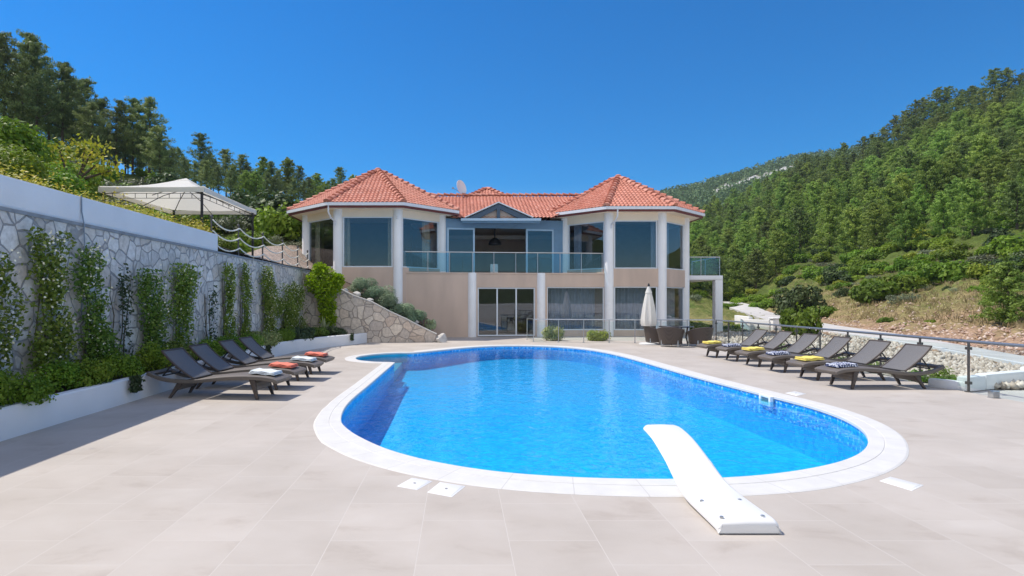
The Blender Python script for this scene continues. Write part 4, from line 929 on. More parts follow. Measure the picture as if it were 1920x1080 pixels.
# ------------------------------------------------------------------ glass fences
def glass_fence(name, pts, label, post_m, rail_m, rail_r, spacing, top=.91, clamp=False):
    r = thing(name, (*pts[0], 0), label, 'glass fence'); rl = MB(); rl.tube([(*p, top) for p in pts], rail_r, 10); rl.build('handrail', rail_m, r, world=True, smooth=True)
    for a, b in zip(pts, pts[1:]):
        a = Vector(a); b = Vector(b); L = (b - a).length; m = max(1, round(L / spacing)); d = (b - a) / L
        for i in range(m + (1 if b == Vector(pts[-1]) else 0)):
            p = a + d * L * i / m; ps = MB()
            if clamp:
                ps.cyl((*p, 0), (*p, top - .02), .021, n=12).cyl((*p, .0), (*p, .015), .06, n=14)
                for z in (.14, .76): ps.obox(p - d * .045, p + d * .045, z, z + .05, .06)
            else: ps.cyl((*p, 0), (*p, top - .01), .02, n=10).cyl((*p, 0), (*p, .012), .045, n=12)
            ps.build('post', post_m, r, world=True, smooth=True)
        for i in range(m): MB().obox(a + d * (L * i / m + .05), a + d * (L * (i + 1) / m - .05), .08, top - .08, .012).build('pane', 'fence_glass', r, world=True)
    return r
glass_fence('glass_fence', [(2.88, 24.9), (2.98, 23.5), (9.82, 22.62)], 'steel and glass fence across the far end of the pool in front of the villa', 'steel', 'steel', .022, 1.0)
glass_fence('glass_fence', [(9.05, 6.5), (9.16, 10.55), (9.9, 22.6)], 'grey glass fence with dark posts behind the right row of loungers', 'post_bronze', 'rail_grey', .028, 1.16, clamp=True)

# ------------------------------------------------------------------ loungers and towels
PROF = [(0, .325), (.06, .35), (.15, .372), (.3, .388), (.5, .392), (.75, .38), (1.0, .352), (1.25, .322), (1.45, .315), (1.65, .328), (1.82, .365), (2.0, .445)]
def smoothpath(pts, per=4):
    o = []
    for i in range(len(pts) - 1):
        p0, p1, p2, p3 = (Vector(pts[min(max(i + k - 1, 0), len(pts) - 1)]) for k in range(4))
        for j in range(per):
            t = j / per; o.append(tuple(.5 * ((2 * p1) + (p2 - p0) * t + (2 * p0 - 5 * p1 + 4 * p2 - p3) * t * t + (3 * p1 - p0 - 3 * p2 + p3) * t ** 3)))
    o.append(tuple(pts[-1])); return o
PS = smoothpath(PROF)
def make_lounger(label, group):
    t = thing('sun_lounger', (0, 0, 0), label, 'sun lounger', group)
    f = MB()
    for y in (-.33, .26): f.slab(PS, y, y + .07, .062)
    f.slab([(1.93, .41), (2.0, .444)], -.26, .26, .055); f.slab([(.0, .322), (.045, .343)], -.262, .262, .075)
    f.build('frame', 'wicker', t, .012)
    seat = [p for p in PS if p[0] <= 1.30]; MB().slab(seat, -.262, .262, .03).build('seat', 'wicker', t, .006)
    bk = smoothpath([(1.285, .345), (1.40, .425), (1.54, .54), (1.67, .67), (1.78, .80)]); bb = MB().slab(bk, -.285, .285, .028).build('backrest', 'sling', t, .008)
    ro = MB(); ro.tube([(x, -.305, z - .01) for x, z in bk] + [(x, .305, z - .01) for x, z in reversed(bk)], .018, 8)
    ro.build('backrest_frame', 'wicker_dark', bb, smooth=True)
    st = MB(); st.tube([(1.62, -.24, .60), (1.80, -.24, .37)], .013, 6).tube([(1.62, .24, .60), (1.80, .24, .37)], .013, 6).tube([(1.80, -.24, .37), (1.80, .24, .37)], .013, 6); st.build('strut', 'black_metal', t)
    for x, dx in ((.40, -.09), (1.50, .16)):
        for s in (-1, 1):
            lg = MB(); w = .045; top = .33 if x < 1 else .27
            a = Vector((x, s * .27, top)); b = Vector((x + dx, s * .30, 0))
            lg.add([a + Vector(q) for q in ((-w, -.03, 0), (w, -.03, 0), (w, .03, 0), (-w, .03, 0))] + [b + Vector(q) for q in ((-.02, -.02, 0), (.02, -.02, 0), (.02, .02, 0), (-.02, .02, 0))], [(0, 1, 2, 3), (7, 6, 5, 4), (0, 4, 5, 1), (1, 5, 6, 2), (2, 6, 7, 3), (3, 7, 4, 0)])
            lg.build('leg', 'wicker_dark', t, .006)
        k = .55; ap = MB(); zt = .345 if x < 1 else .285
        ap.add([(x - .03, -.26, zt), (x - .03, .26, zt), (x + dx * k - .03, .265, zt * (1 - k)), (x + dx * k - .03, -.265, zt * (1 - k)), (x + .03, -.26, zt), (x + .03, .26, zt), (x + dx * k + .01, .265, zt * (1 - k)), (x + dx * k + .01, -.265, zt * (1 - k))],
               [(0, 1, 2, 3), (7, 6, 5, 4), (0, 4, 5, 1), (1, 5, 6, 2), (2, 6, 7, 3), (3, 7, 4, 0)]); ap.build('apron', 'wicker', t, .01)
    return t
def make_towel(kind, x0, x1, w, th, layers):
    mb = MB(); 
    for k in range(layers):
        pa = [(x, .0 + k * th + .008 * math.sin(x * 30 + k)) for x in np.linspace(x0 + .01 * k, x1 - .012 * k, 7)]
        mb.slab([(x, z + th) for x, z in pa], -w + .008 * k, w - .006 * k, th * .96)
    return mb
GL = 'dark woven sun loungers in the shade by the planter'; GRR = 'dark woven sun loungers along the glass fence'
lfoot = [(-3.34, 9.71), (-3.36, 10.8), (-3.29, 12.0), (-3.30, 13.1)]
llab = ['nearest dark wicker lounger by the planter, grey white towel on it', 'second dark lounger from the front by the planter, under a coral towel', 'third dark lounger from the front by the planter, with a pale grey towel', 'farthest dark lounger by the planter, holding the farther coral towel']
proto = make_lounger(llab[0], GL)
def lift(x): 
    for (a, za), (b, zb) in zip(PROF, PROF[1:]):
        if x <= b: return za + (zb - za) * (x - a) / (b - a)
tl = [('towel_white', 'pale grey folded towel on the nearest lounger by the planter'), ('towel_coral', 'coral folded towel on the second lounger by the planter'), ('towel_white', 'pale grey folded towel on the third lounger, between two coral towels'), ('towel_coral', 'farthest coral folded towel, on the lounger nearest the pool bay')]
tw_ = {}
def towel(mat, root, label, grp, xoff=0.1, ln=.40, rot=0):
    key = mat
    if key not in tw_:
        th, ly, hw = (.030, 2, .20) if mat == 'towel_yellow' else (.018, 3, .19)
        tw_[key] = make_towel(mat, 0, ln, hw, th, ly).build('folded_towel', mat, None, .01); o = tw_[key]
    else: o = tw_[key].copy(); COL.objects.link(o)
    rz = root.rotation_euler.z; mt = Matrix.Rotation(rz, 4, 'Z'); loc = root.location + mt @ Vector((xoff * root.scale.x, .0, lift(xoff + ln / 2) - .004)); o.location = loc
    o.rotation_euler = (0, -math.atan2(lift(xoff + ln) - lift(xoff), ln), rz + rot); o.scale = root.scale; tag(o, label, 'towel', grp)
for i, (x, y) in enumerate(lfoot):
    o = proto if i == 0 else clone(proto); s = 1.14
    rz = math.pi + R((-6, -5, -4, -5)[i]); o.scale = (s, 1.0, 1.0); o.rotation_euler = (0, 0, rz)
    off_ = Matrix.Rotation(rz, 4, 'Z') @ Vector((.31 * s, .30, 0)); o.location = Vector((x, y, 0)) - off_; o['label'] = llab[i]; o['group'] = GL
    towel(tl[i][0], o, tl[i][1], 'folded towels on the loungers', .1)
rfoot = [(7.28, 10.87), (7.38, 12.08), (7.43, 13.4), (7.46, 14.6), (7.52, 15.9), (7.43, 16.95)]
names = ['nearest of the six loungers at the glass fence, navy patterned towel on it', 'second lounger from the front at the glass fence, with the nearest yellow towel', 'third lounger from the front at the glass fence, with a navy patterned towel', 'fourth lounger from the front at the glass fence, with the middle yellow towel', 'fifth lounger from the front at the glass fence, with the farthest navy towel', 'farthest lounger at the glass fence, beside the wicker armchairs, yellow towel on it']
tn = [('towel_navy', 'navy and white patterned towel on the nearest lounger at the glass fence'), ('towel_yellow', 'nearest yellow folded towel, on the second lounger at the glass fence'), ('towel_navy', 'navy and white towel on the third lounger, between two yellow towels'), ('towel_yellow', 'middle one of the three yellow folded towels'), ('towel_navy', 'farthest navy patterned towel, on the fifth lounger at the glass fence'), ('towel_yellow', 'farthest yellow folded towel, near the wicker dining armchairs')]
for i, (x, y) in enumerate(rfoot):
    o = clone(proto); rz = R((1.5, 0, -1, 1, 0, 2)[i]); s = 1.02; o.scale = (s, 1, 1); o.rotation_euler = (0, 0, rz)
    o.location = Vector((x, y, 0)) - Matrix.Rotation(rz, 4, 'Z') @ Vector((.31 * s, -.30, 0)); o['label'] = names[i]; o['group'] = GRR
    towel(tn[i][0], o, tn[i][1], 'folded towels on the loungers', .12)

# ------------------------------------------------------------------ diving board, lids, light
db = thing('diving_board', (2.03, 4.45, 0), 'white curved diving board reaching over the pool edge', 'diving board')
pth = smoothpath([(4.10, .05), (4.105, .078), (4.14, .098), (4.25, .103), (4.5, .106), (4.72, .112), (4.95, .142), (5.15, .198), (5.38, .268), (5.62, .330), (5.85, .360), (6.02, .368)], 4)
mb = MB(); vs = []; k = len(pth)
for i, (y, z) in enumerate(pth):
    t = (y - 4.1) / 1.92; hw = .222 - .022 * t
    if y > 5.93: hw -= .03 * ((y - 5.93) / .09) ** 2
    th = .085 if y < 4.75 else max(.032, .085 - (y - 4.75) * .11)
    xc = 2.03 + .03 * t; b = .03 if y > 4.75 else .03
    zb = max(z - th, .002) if y < 4.8 else z - th
    if y < 4.14: pass
    vs += [(xc - hw, y, zb), (xc - hw + .010, y, z - .026), (xc - hw + .032, y, z - .002), (xc, y, z + .003), (xc + hw - .032, y, z - .002), (xc + hw - .010, y, z - .026), (xc + hw, y, zb)]
fs = [(i * 7 + a, i * 7 + (a + 1) % 7, (i + 1) * 7 + (a + 1) % 7, (i + 1) * 7 + a) for i in range(k - 1) for a in range(7)] + [tuple(range(7)), tuple(range((k - 1) * 7, k * 7))]
mb.add(vs, fs); bo_ = mb.build('board', 'plastic_white', db, .012, world=True)
for px, py in ((1316, 938.5), (1387, 936.7), (1353, 969), (1430, 967)):
    p = W(px, py, (H - .106) * F / (py - CY)); MB().cyl((p.x, p.y, p.z - .012), (p.x, p.y, p.z + .003), .014, n=14).cyl((p.x, p.y, p.z + .003), (p.x, p.y, p.z + .006), .008, n=10).build('bolt', 'steel', db, world=True)
def lid(corners, label, knob=True):
    ps = [G(*c) for c in corners]; c = sum(ps, Vector()) / 4; t = thing('skimmer_lid', c, label, 'skimmer lid', 'white skimmer lids set in the paving')
    a = [p - c for p in ps]; ar = sum(a[i].x * a[(i + 1) % 4].y - a[(i + 1) % 4].x * a[i].y for i in range(4))
    if ar < 0: a.reverse()
    MB().prism([(p.x, p.y) for p in a], -.02, .003).build('rim', 'plastic_white', t, .003); MB().prism([(p.x * .86, p.y * .86) for p in a], .0, .006).build('cover', 'plastic_white', t, .002)
    if knob: MB().cyl((0, 0, .005), (0, 0, .010), .012, n=12).build('knob', 'grey_plastic', t)
lid([(744, 912), (772, 896), (811, 902.5), (782, 919)], 'white square lid left of its twin below the pool coping')
lid([(801, 923.5), (825, 904), (873, 912), (847, 932.5)], 'white square lid nearest the camera, right of its twin')
lid([(1649, 902), (1669, 894), (1732, 910), (1710, 920.5)], 'white oblong lid beside the near right curve of the pool', False)
lid([(1472, 737), (1490, 733.5), (1512, 738.5), (1494, 742.5)], 'small white lid beside the pool below the nearest right lounger')
sp = thing('spotlight', (9.02, 9.9, 0), 'small grey cube spotlight on the paving beyond the last fence post', 'light')
MB().box(-.06, .06, -.05, .05, .012, .125).build('housing', 'steel', sp, .006); MB().box(-.048, .048, -.058, -.051, .025, .113).build('lens', 'grey_plastic', sp, .003); MB().box(-.07, .07, -.05, .05, 0, .011).build('bracket', 'grey_plastic', sp)
kw = thing('low_wall', (10, 11, 0), 'low white rendered wall end outside the glass fence', 'wall')
kc = [(9.22, 10.75), (9.75, 10.98), (11.2, 11.6), (13.0, 12.4)]
for a, b, h0_, h1_ in ((kc[0], kc[1], .22, .25), (kc[1], kc[2], .25, .27), (kc[2], kc[3], .32, .33)):
    m = MB().obox(a, b, -.02, h1_, .20); m.build('wall_section', 'white_wall', kw, .03, world=True)
MB().obox((9.02, 11.25), (9.30, 10.72), -.02, .16, .16).build('wall_section', 'white_wall', kw, .03, world=True)
gw = thing('gate_wall', (16, 31, 0), 'low white wall with an end pillar beside the far road', 'wall')
MB().box(16.0, 16.4, 29.9, 30.25, 0, .72).build('pillar', 'white_wall', gw, .02, world=True); MB().box(15.95, 16.45, 29.85, 30.3, .721, .79).build('cap', 'white_wall', gw, .02, world=True)
MB().obox((16.0, 30.2), (15.2, 31.6), 0, .68, .2).obox((15.9, 32), (17.0, 36), 0, .78, .2).build('wall_section', 'white_wall', gw, .02, world=True)

# ------------------------------------------------------------------ parasol, table and armchairs
ps = thing('parasol', (7.17, 22.2, 0), 'closed cream parasol on a dark pole in front of the glass fence', 'parasol')
fold = lambda i, z: 1 + .16 * (1 if i % 4 in (0,) else -.35 if i % 4 == 2 else 0) * min(1, (2.1 - z) * 1.5)
MB().lathe([(.15, .74), (.235, .70), (.27, .80), (.265, .95), (.215, 1.35), (.155, 1.75), (.115, 1.93), (.13, 1.95), (.11, 2.0), (.07, 2.12), (.03, 2.2)], n=32, fold=fold).build('canopy', 'canvas', ps, smooth=True)
MB().cyl((0, 0, .05), (0, 0, 2.2), .024, n=12).build('pole', 'navy_pole', ps); MB().lathe([(.03, 2.19), (.045, 2.22), (.035, 2.28), (.01, 2.32)], n=12).build('finial', 'black_metal', ps, smooth=True)
MB().lathe([(.36, 0), (.36, .035), (.30, .06), (.06, .075), (.05, .2)], n=28).build('base', 'plinth', ps, smooth=True)
tb = thing('dining_table', (8.15, 22.0, 0), 'round dark dining table between the wicker armchairs', 'table')
MB().lathe([(.62, .665), (.63, .675), (.63, .69), (.61, .70)], n=36).build('table_top', 'dark_glass_table', tb, smooth=True)
for a in range(4): an = R(45 + 90 * a); MB().tube([(math.cos(an) * .42, math.sin(an) * .42, .66), (math.cos(an) * .36, math.sin(an) * .36, .3), (math.cos(an) * .45, math.sin(an) * .45, 0)], .03, 8).build('leg', 'wicker_dark', tb, smooth=True)
def make_chair(label, group):
    t = thing('wicker_armchair', (0, 0, 0), label, 'armchair', group); mb = MB(); n = 22; vs = []
    for k in range(n + 1):
        a = R(-205 + 230 * k / n)          # arc open to +y
        hgt = .70 - .20 * (abs(k / n - .5) * 2) ** 2.2
        for rr, z in ((.36, .10), (.40, .40), (.455, hgt), (.42, hgt + .015), (.355, .40), (.32, .12)):
            vs.append((math.cos(a) * rr * 1.06, math.sin(a) * rr * .92, z))
    fs = [(k * 6 + a, k * 6 + (a + 1) % 6, (k + 1) * 6 + (a + 1) % 6, (k + 1) * 6 + a) for k in range(n) for a in range(6)] + [tuple(range(6)), tuple(range(n * 6, n * 6 + 6))]
    mb.add(vs, fs); mb.build('backrest', 'wicker_dark', t, smooth=True)
    MB().prism([(.34 * math.cos(R(a)) * 1.05, .34 * math.sin(R(a)) * .95) for a in range(0, 360, 20)], .33, .40).build('seat', 'wicker', t, .02)
    for x, y in ((-.27, -.22), (.27, -.22), (-.29, .22), (.29, .22)): MB().cyl((x, y, .34), (x * 1.06, y * 1.06, 0), .026, .02, n=8).build('leg', 'steel', t)
    return t
GC = 'wicker armchairs around the dining table'
ch = make_chair('brown wicker armchair seen from behind, directly right of the parasol base', GC)
cl_ = [(7.62, 21.15, -28, None), (8.66, 21.1, 18, 'brown wicker armchair seen from behind, the one farther from the parasol'), (7.42, 22.25, -95, 'wicker armchair turned sideways close to the parasol pole'), (8.35, 22.0 + .35, 180, None)]
for i, (x, y, a, lb) in enumerate(cl_[:3]):
    o = ch if i == 0 else clone(ch); o.location = (x, y, 0); o.rotation_euler = (0, 0, R(a))
    if lb: o['label'] = lb

# ------------------------------------------------------------------ PLANTS
rnd = random.Random(77); rngp = np.random.default_rng(77)
# climbers on the stone wall
def climber(px, ptop, pbot, wpx, label, mat, flowers, dens, seed, stem=False):
    rng = np.random.default_rng(seed); X = -6.0; Y = X * F / (px - CX); sc = F / Y
    zt = H - (ptop - CY) / sc; zb = .34; wy = max(.5, (wpx - .26 * sc) / (6600 / Y ** 2)) * (1.35 if wpx > 55 else .9); n = int(dens * (zt - zb) * wy * 1100)
    t = thing('climbing_plant', (X, Y, .34), label, 'climbing plant', 'climbing plants on the stone wall')
    hz = zt - zb; z = rng.random(n) ** .9 * hz
    ncl = 30; cz = rng.random(ncl) * hz; cy = rng.uniform(-.5, .5, ncl) * wy * (.55 + .45 * np.sin(cz * (3 + seed % 3) + seed)) + .12 * wy * np.sin(cz * 2 + seed); cr = rng.uniform(.09, .22, ncl) * min(1.6, max(1, wy / .55))
    k = rng.integers(0, ncl, n); d = rng.normal(size=(n, 3)); d /= np.linalg.norm(d, axis=1, keepdims=True); rad = cr[k][:, None] * rng.random((n, 1)) ** .4
    P = np.stack([np.abs(d[:, 0]) * rad[:, 0] * .9 - .08, cy[k] + d[:, 1] * rad[:, 0] * 1.15, cz[k] + d[:, 2] * rad[:, 0] * 1.5], 1)
    P2 = np.stack([rng.random(n // 6) * .18 - .12, rng.normal(size=n // 6) * wy * .22, z[:n // 6]], 1); P = np.vstack([P, P2]); P[:, 2] = np.clip(P[:, 2], .02, hz + .12)
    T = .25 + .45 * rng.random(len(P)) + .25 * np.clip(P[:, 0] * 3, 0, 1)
    D = np.stack([np.ones(len(P)) * .5, rng.normal(size=len(P)) * .3, np.ones(len(P)) * -.2], 1)
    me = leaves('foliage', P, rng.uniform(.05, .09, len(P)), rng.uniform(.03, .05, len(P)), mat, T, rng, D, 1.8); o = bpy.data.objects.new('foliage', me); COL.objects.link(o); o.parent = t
    s = MB()
    for q in range(3):
        pts = [(-.12, rng.normal() * .05 + (q - 1) * .06, -.05)]
        for j in range(1, 6): pts.append((-.13, pts[-1][1] + rng.normal() * .06, hz * j / 5.3))
        s.tube(pts, [.018, .015, .012, .01, .008, .005], 5)
    s.build('stem', 'stem', t)
    if flowers:
        m = int(flowers * .45 * len(P)); idx = rng.choice(len(P), m, replace=False); Q = P[idx] + np.array([.05, 0, .01]); Q[:, 2] += .0
        top = rng.normal(size=(m // 4, 3)) * np.array([.10, wy * .22, .12]) + np.array([.05, 0, hz - .05]); Q = np.vstack([Q, top])
        me = leaves('blossom', Q, .042, .034, 'flower', np.full(len(Q), .5), rng); o = bpy.data.objects.new('blossom', me); COL.objects.link(o); o.parent = t
cl = [(-6, 480, 640, 60, 'climbing plant cut off by the left edge of the photo', 'vine', .08, 1, False),
      (95, 447, 690, 84, 'tallest broad climber with white blossom left of the hanging cable', 'vine', .12, 1.35, False),
      (176, 468, 660, 76, 'broad climber with a cream blossom tuft right of the hanging cable', 'vine', .13, 1.3, False),
      (240, 508, 640, 48, 'sparse dark climber on a bare thin stem', 'vine_dark', 0, .42, True),
      (294, 518, 640, 62, 'left of the two bushy climbers behind the nearest lounger backrest', 'vine', .10, 1.2, False),
      (346, 507, 640, 58, 'right and taller of the two bushy climbers behind the nearest loungers', 'vine', .07, 1.2, False),
      (402, 545, 625, 34, 'thin nearly leafless climber between a bushy one and three narrow columns', 'vine_dark', 0, .35, True),
      (432, 503, 620, 36, 'first narrow column shaped climber, with a pale tip', 'vine', .08, 1.3, False),
      (464, 495, 620, 32, 'middle narrow column shaped climber, tallest of the three', 'vine', .04, 1.2, False),
      (505, 508, 620, 36, 'third narrow column shaped climber, topped with cream flowers', 'vine', .12, 1.3, False),
      (550, 533, 630, 66, 'wide bushy climber at the far end next to the bright green vine', 'vine', .10, 1.0, False)]
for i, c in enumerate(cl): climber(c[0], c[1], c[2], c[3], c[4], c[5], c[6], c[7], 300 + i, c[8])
# bushes in the planter
pb_ = [(-60, -5.62, .40, .55, 'hedge', 'rounded bush in the planter at the left edge of the photo, partly cut off'), (38, -5.50, .42, .48, 'hedge', 'large yellow green bush spilling over the planter at the far left'), (112, -5.75, .32, .42, 'hedge', 'leafy bush at the foot of the tallest climber'), (168, -5.6, .40, .46, 'hedge', 'bright rounded bush in the planter below the cream blossom tuft'),
       (232, -5.6, .36, .44, 'hedge', 'rounded green bush below the sparse dark climber'), (285, -5.65, .36, .56, 'hedge', 'dark green bush just behind the nearest lounger'), (335, -5.7, .40, .50, 'vine', 'leafy bush behind the raised back of the nearest lounger'), (388, -5.65, .42, .48, 'hedge', 'green bush behind the second lounger by the planter'), (428, -5.65, .44, .46, 'hedge', 'green bush behind the third lounger by the planter'),
       (462, -5.62, .46, .48, 'hedge', 'green bush behind the farthest lounger by the planter'), (492, -5.65, .50, .46, 'variegated', 'pale variegated low bush beyond the left loungers'), (524, -5.7, .55, .48, 'hedge', 'low green bush on the planter curve'), (556, -5.5, .6, .42, 'vine_dark', 'dark low bush under the widest climber'), (592, -5.3, .5, .38, 'vine', 'low dark green bush under the bright green vine'), (628, -4.75, .45, .34, 'vine_dark', 'low brownish bush at the planter end by the sloping wall')]
for i, (px, X, r, hh, mt, lb) in enumerate(pb_):
    Y = X * F / (px - CX); n = int(2600 * (r / .4) ** 1.2); lf = (.075, .04) if mt != 'hedge' else (.05, .03)
    me = bush_mesh(500 + i, r * 1.05, r * 1.25, hh, mt, n, lf, 10, .35, .5, 'bush', .25); tagged_mesh('bush', me, (X, Y, .33), lb, 'bush', 'bushes in the planter')
# trailing sprigs over the planter rim
for i, (px, py, lb) in enumerate([(500, 655, 'small sprig hanging over the planter rim at its curve'), (250, 712, 'dark sprig hanging over the planter beside the nearest lounger'), (647, 628, 'small sprig hanging over the planter end')]):
    Y = 5.27 * F / (CX - px); X = -5.27
    if px > 640: X, Y = -4.05, 22.0
    rng = np.random.default_rng(i + 40); n = 300; P = np.stack([rng.random(n) * .08, rng.normal(size=n) * .07, .42 - rng.random(n) * .25], 1); me = leaves('sprig', P, .075, .045, 'vine_dark', rng.random(n) * .6, rng)
    tagged_mesh('trailing_sprig', me, (X, Y, 0), lb, 'sprig')
# bright vine, agave, lavender mounds, cactus
bv = thing('green_vine', (-5.3, 23.0, .35), 'bright green bushy vine where the stone wall meets the sloping wall', 'vine')
rng = np.random.default_rng(9); P = []; D = []
for c, r in (((0, 0, 2.15), .55), ((-.35, .05, 2.0), .45), ((.38, -.05, 1.95), .45), ((.1, -.1, 1.6), .45), ((-.15, 0, 2.5), .32), ((.12, 0, 1.1), .38), ((.15, .05, .6), .36), ((.55, -.05, 2.1), .28)):
    m = 520; d = rng.normal(size=(m, 3)); d /= np.linalg.norm(d, axis=1, keepdims=True); P.append(np.array(c) + d * r * rng.random((m, 1)) ** .35); D.append(d + [0, -.3, -.2])
P = np.vstack(P); o = bpy.data.objects.new('foliage', leaves('foliage', P, rng.uniform(.09, .17, len(P)), rng.uniform(.05, .09, len(P)), 'bright', .2 + .6 * rng.random(len(P)), rng, np.vstack(D), 1.4)); COL.objects.link(o); o.parent = bv
s = MB()
for q in range(5): s.tube([(rnd.uniform(-.1, .2), rnd.uniform(-.1, .1), 0), (rnd.uniform(-.1, .2), 0, .8), (rnd.uniform(-.2, .2), 0, 1.9)], [.03, .025, .015], 6)
s.build('stem', 'stem', bv)
def spiky(loc, nb, ln, label, name, cat, mat='agave'):
    t = thing(name, loc, label, cat); mb = MB()
    for i in range(nb):
        a = i * 2.4; e = R(rnd.uniform(35, 80)); l_ = ln * rnd.uniform(.7, 1.1); d = Vector((math.cos(a) * math.cos(e), math.sin(a) * math.cos(e), math.sin(e))); side = d.cross(Vector((0, 0, 1))).normalized() * .035; tip = d * l_ + Vector((d.x, d.y, -.6)) * l_ * .12
        m_ = d * l_ * .55; mb.add([side * .7, -side * .7, m_ - side, tip, m_ + side, Vector((0, 0, -.02))], [(0, 1, 2, 4), (4, 2, 3), (1, 5, 2), (5, 0, 4), (5, 4, 3, 2)])
    mb.build('leaf_rosette', mat, t); return t
spiky((-5.12, 22.35, .36), 16, .75, 'spiky pale agave in the planter corner below the green vine', 'agave_plant', 'agave')
lavs = [(-4.05, 24.5, 1.95, .86, .68, 'uppermost grey green lavender mound on the planting slope'), (-3.45, 24.3, 1.65, .84, .66, 'second grey green lavender mound from the top of the slope'), (-3.0, 24.0, 1.35, .70, .68, 'brighter lavender mound in the middle of the slope'), (-2.45, 24.0, 1.08, .72, .56, 'grey green lavender mound below the tower column'), (-1.9, 24.0, .80, .62, .50, 'lowest lavender mound beside the cactus')]
for i, (x, y, z, r, hh, lb) in enumerate(lavs):
    me = bush_mesh(700 + i, r, r * .8, hh, 'lavender', 6000, (.10, .016), 8, .25, 1.2, 'lavender'); tagged_mesh('lavender_bush', me, (x, y, z), lb, 'bush', 'lavender mounds on the slope')
ct = thing('prickly_pear', (-1.28, 24.0, .50), 'small prickly pear cactus at the low end of the planting slope', 'cactus')
mb = MB()
def pad(mb, c, r, a, tilt):
    n = 12; vs = []
    ux = Vector((math.cos(a), math.sin(a), 0)); uz = Vector((-math.sin(a) * math.sin(tilt), math.cos(a) * math.sin(tilt), math.cos(tilt))); nn = ux.cross(uz)
    ring = [c + ux * math.cos(6.28 * i / n) * r * .72 + uz * (math.sin(6.28 * i / n) * r + r) for i in range(n)]
    mb.add(ring + [c + uz * r + nn * .035, c + uz * r - nn * .035], [(i, (i + 1) % n, n) for i in range(n)] + [((i + 1) % n, i, n + 1) for i in range(n)]); return c + uz * r * 1.85
for i in range(7):
    a = i * .9; c = Vector((rnd.uniform(-.28, .28), rnd.uniform(-.15, .15), rnd.uniform(-.05, .02))); p = pad(mb, c, .13, a, rnd.uniform(-.4, .4)); pad(mb, p, .10, a + rnd.uniform(-.6, .6), rnd.uniform(-.5, .5))
mb.build('pads', 'cactus', ct, smooth=True)
# bushes behind the glass fence
for i, (px, py, r, hh, mt, lb) in enumerate([(1036, 643, .62, .66, 'variegated', 'pale variegated bush behind the left panes of the far glass fence'), (1120, 643, .58, .46, 'lime', 'yellow green low bush behind the middle panes of the far glass fence')]):
    me = bush_mesh(760 + i, r, r * .8, hh, mt, 2200, (.09, .04), 9, .4, .6, 'bush', .4); p = W(px, 620, 24.3); tagged_mesh('bush', me, (p.x, 24.3, 0), lb, 'bush')
for i, (x, y, r, lb) in enumerate([(9.35, 12.1, .26, 'low green weed at the foot of the fence behind the nearest right lounger'), (9.3, 11.25, .24, 'low green weed beside the white wall end'), (9.5, 13.6, .25, 'low green weed at the fence behind the second right lounger'), (9.55, 15.1, .42, 'taller green weed at the fence behind the third right lounger'), (9.62, 16.6, .45, 'green weed at the fence behind the fourth right lounger'), (9.7, 18.2, .4, 'green weed at the fence behind the fifth right lounger'), (9.5, 11.7, .3, 'pale green weed between the nearest right lounger and the white wall end')]):
    me = bush_mesh(780 + i, r * 1.1, r * 1.1, r * 1.1, 'hedge', 500, (.07, .03), 5, .6, .8, 'weed', .5); tagged_mesh('weed', me, (x + .12, y, -.02), lb, 'plant', 'weeds along the fence foot')

# ---- trees: crowns shared between instances
CR = {}; TK = {}
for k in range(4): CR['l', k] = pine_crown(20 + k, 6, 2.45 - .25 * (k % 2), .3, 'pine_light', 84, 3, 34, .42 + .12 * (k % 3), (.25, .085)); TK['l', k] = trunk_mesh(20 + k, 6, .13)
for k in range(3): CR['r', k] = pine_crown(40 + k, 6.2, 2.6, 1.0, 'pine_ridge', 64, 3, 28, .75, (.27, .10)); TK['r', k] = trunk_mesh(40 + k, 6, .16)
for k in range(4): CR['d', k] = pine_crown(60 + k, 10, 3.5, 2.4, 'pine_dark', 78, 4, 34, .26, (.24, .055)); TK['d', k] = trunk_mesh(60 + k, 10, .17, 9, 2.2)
def pine(kind, k, loc, s, label, group):
    t = thing('pine_tree', loc, label, 'tree', group, rnd.uniform(0, 6.28), (s * rnd.uniform(.9, 1.15), s * rnd.uniform(.9, 1.15), s))
    for nm, src in (('crown', CR), ('trunk', TK)):
        o = bpy.data.objects.new(nm, src[kind, k]); COL.objects.link(o); o.parent = t
        if nm == 'trunk' and not o.data.materials: o.data.materials.append(M['trunk'])
    return t
LG = 'dark pines on the ridge to the left'
lp_ = [(-30, 75, 44), (8, 60, 46), (42, 64, 50), (68, 84, 47), (92, 128, 53), (117, 116, 50), (135, 150, 55), (152, 142, 52), (172, 190, 48), (194, 183, 54), (218, 189, 51), (249, 186, 53), (280, 180, 52), (300, 235, 50)]
for i, (px, top, Y) in enumerate(lp_):
    b = hill_y(LH, px, Y); hgt = H - (top - CY) / F * Y - b.z
    pine('d', i % 4, b, hgt / 10.2, 'tall dark pine in the group on the left ridge' , LG)
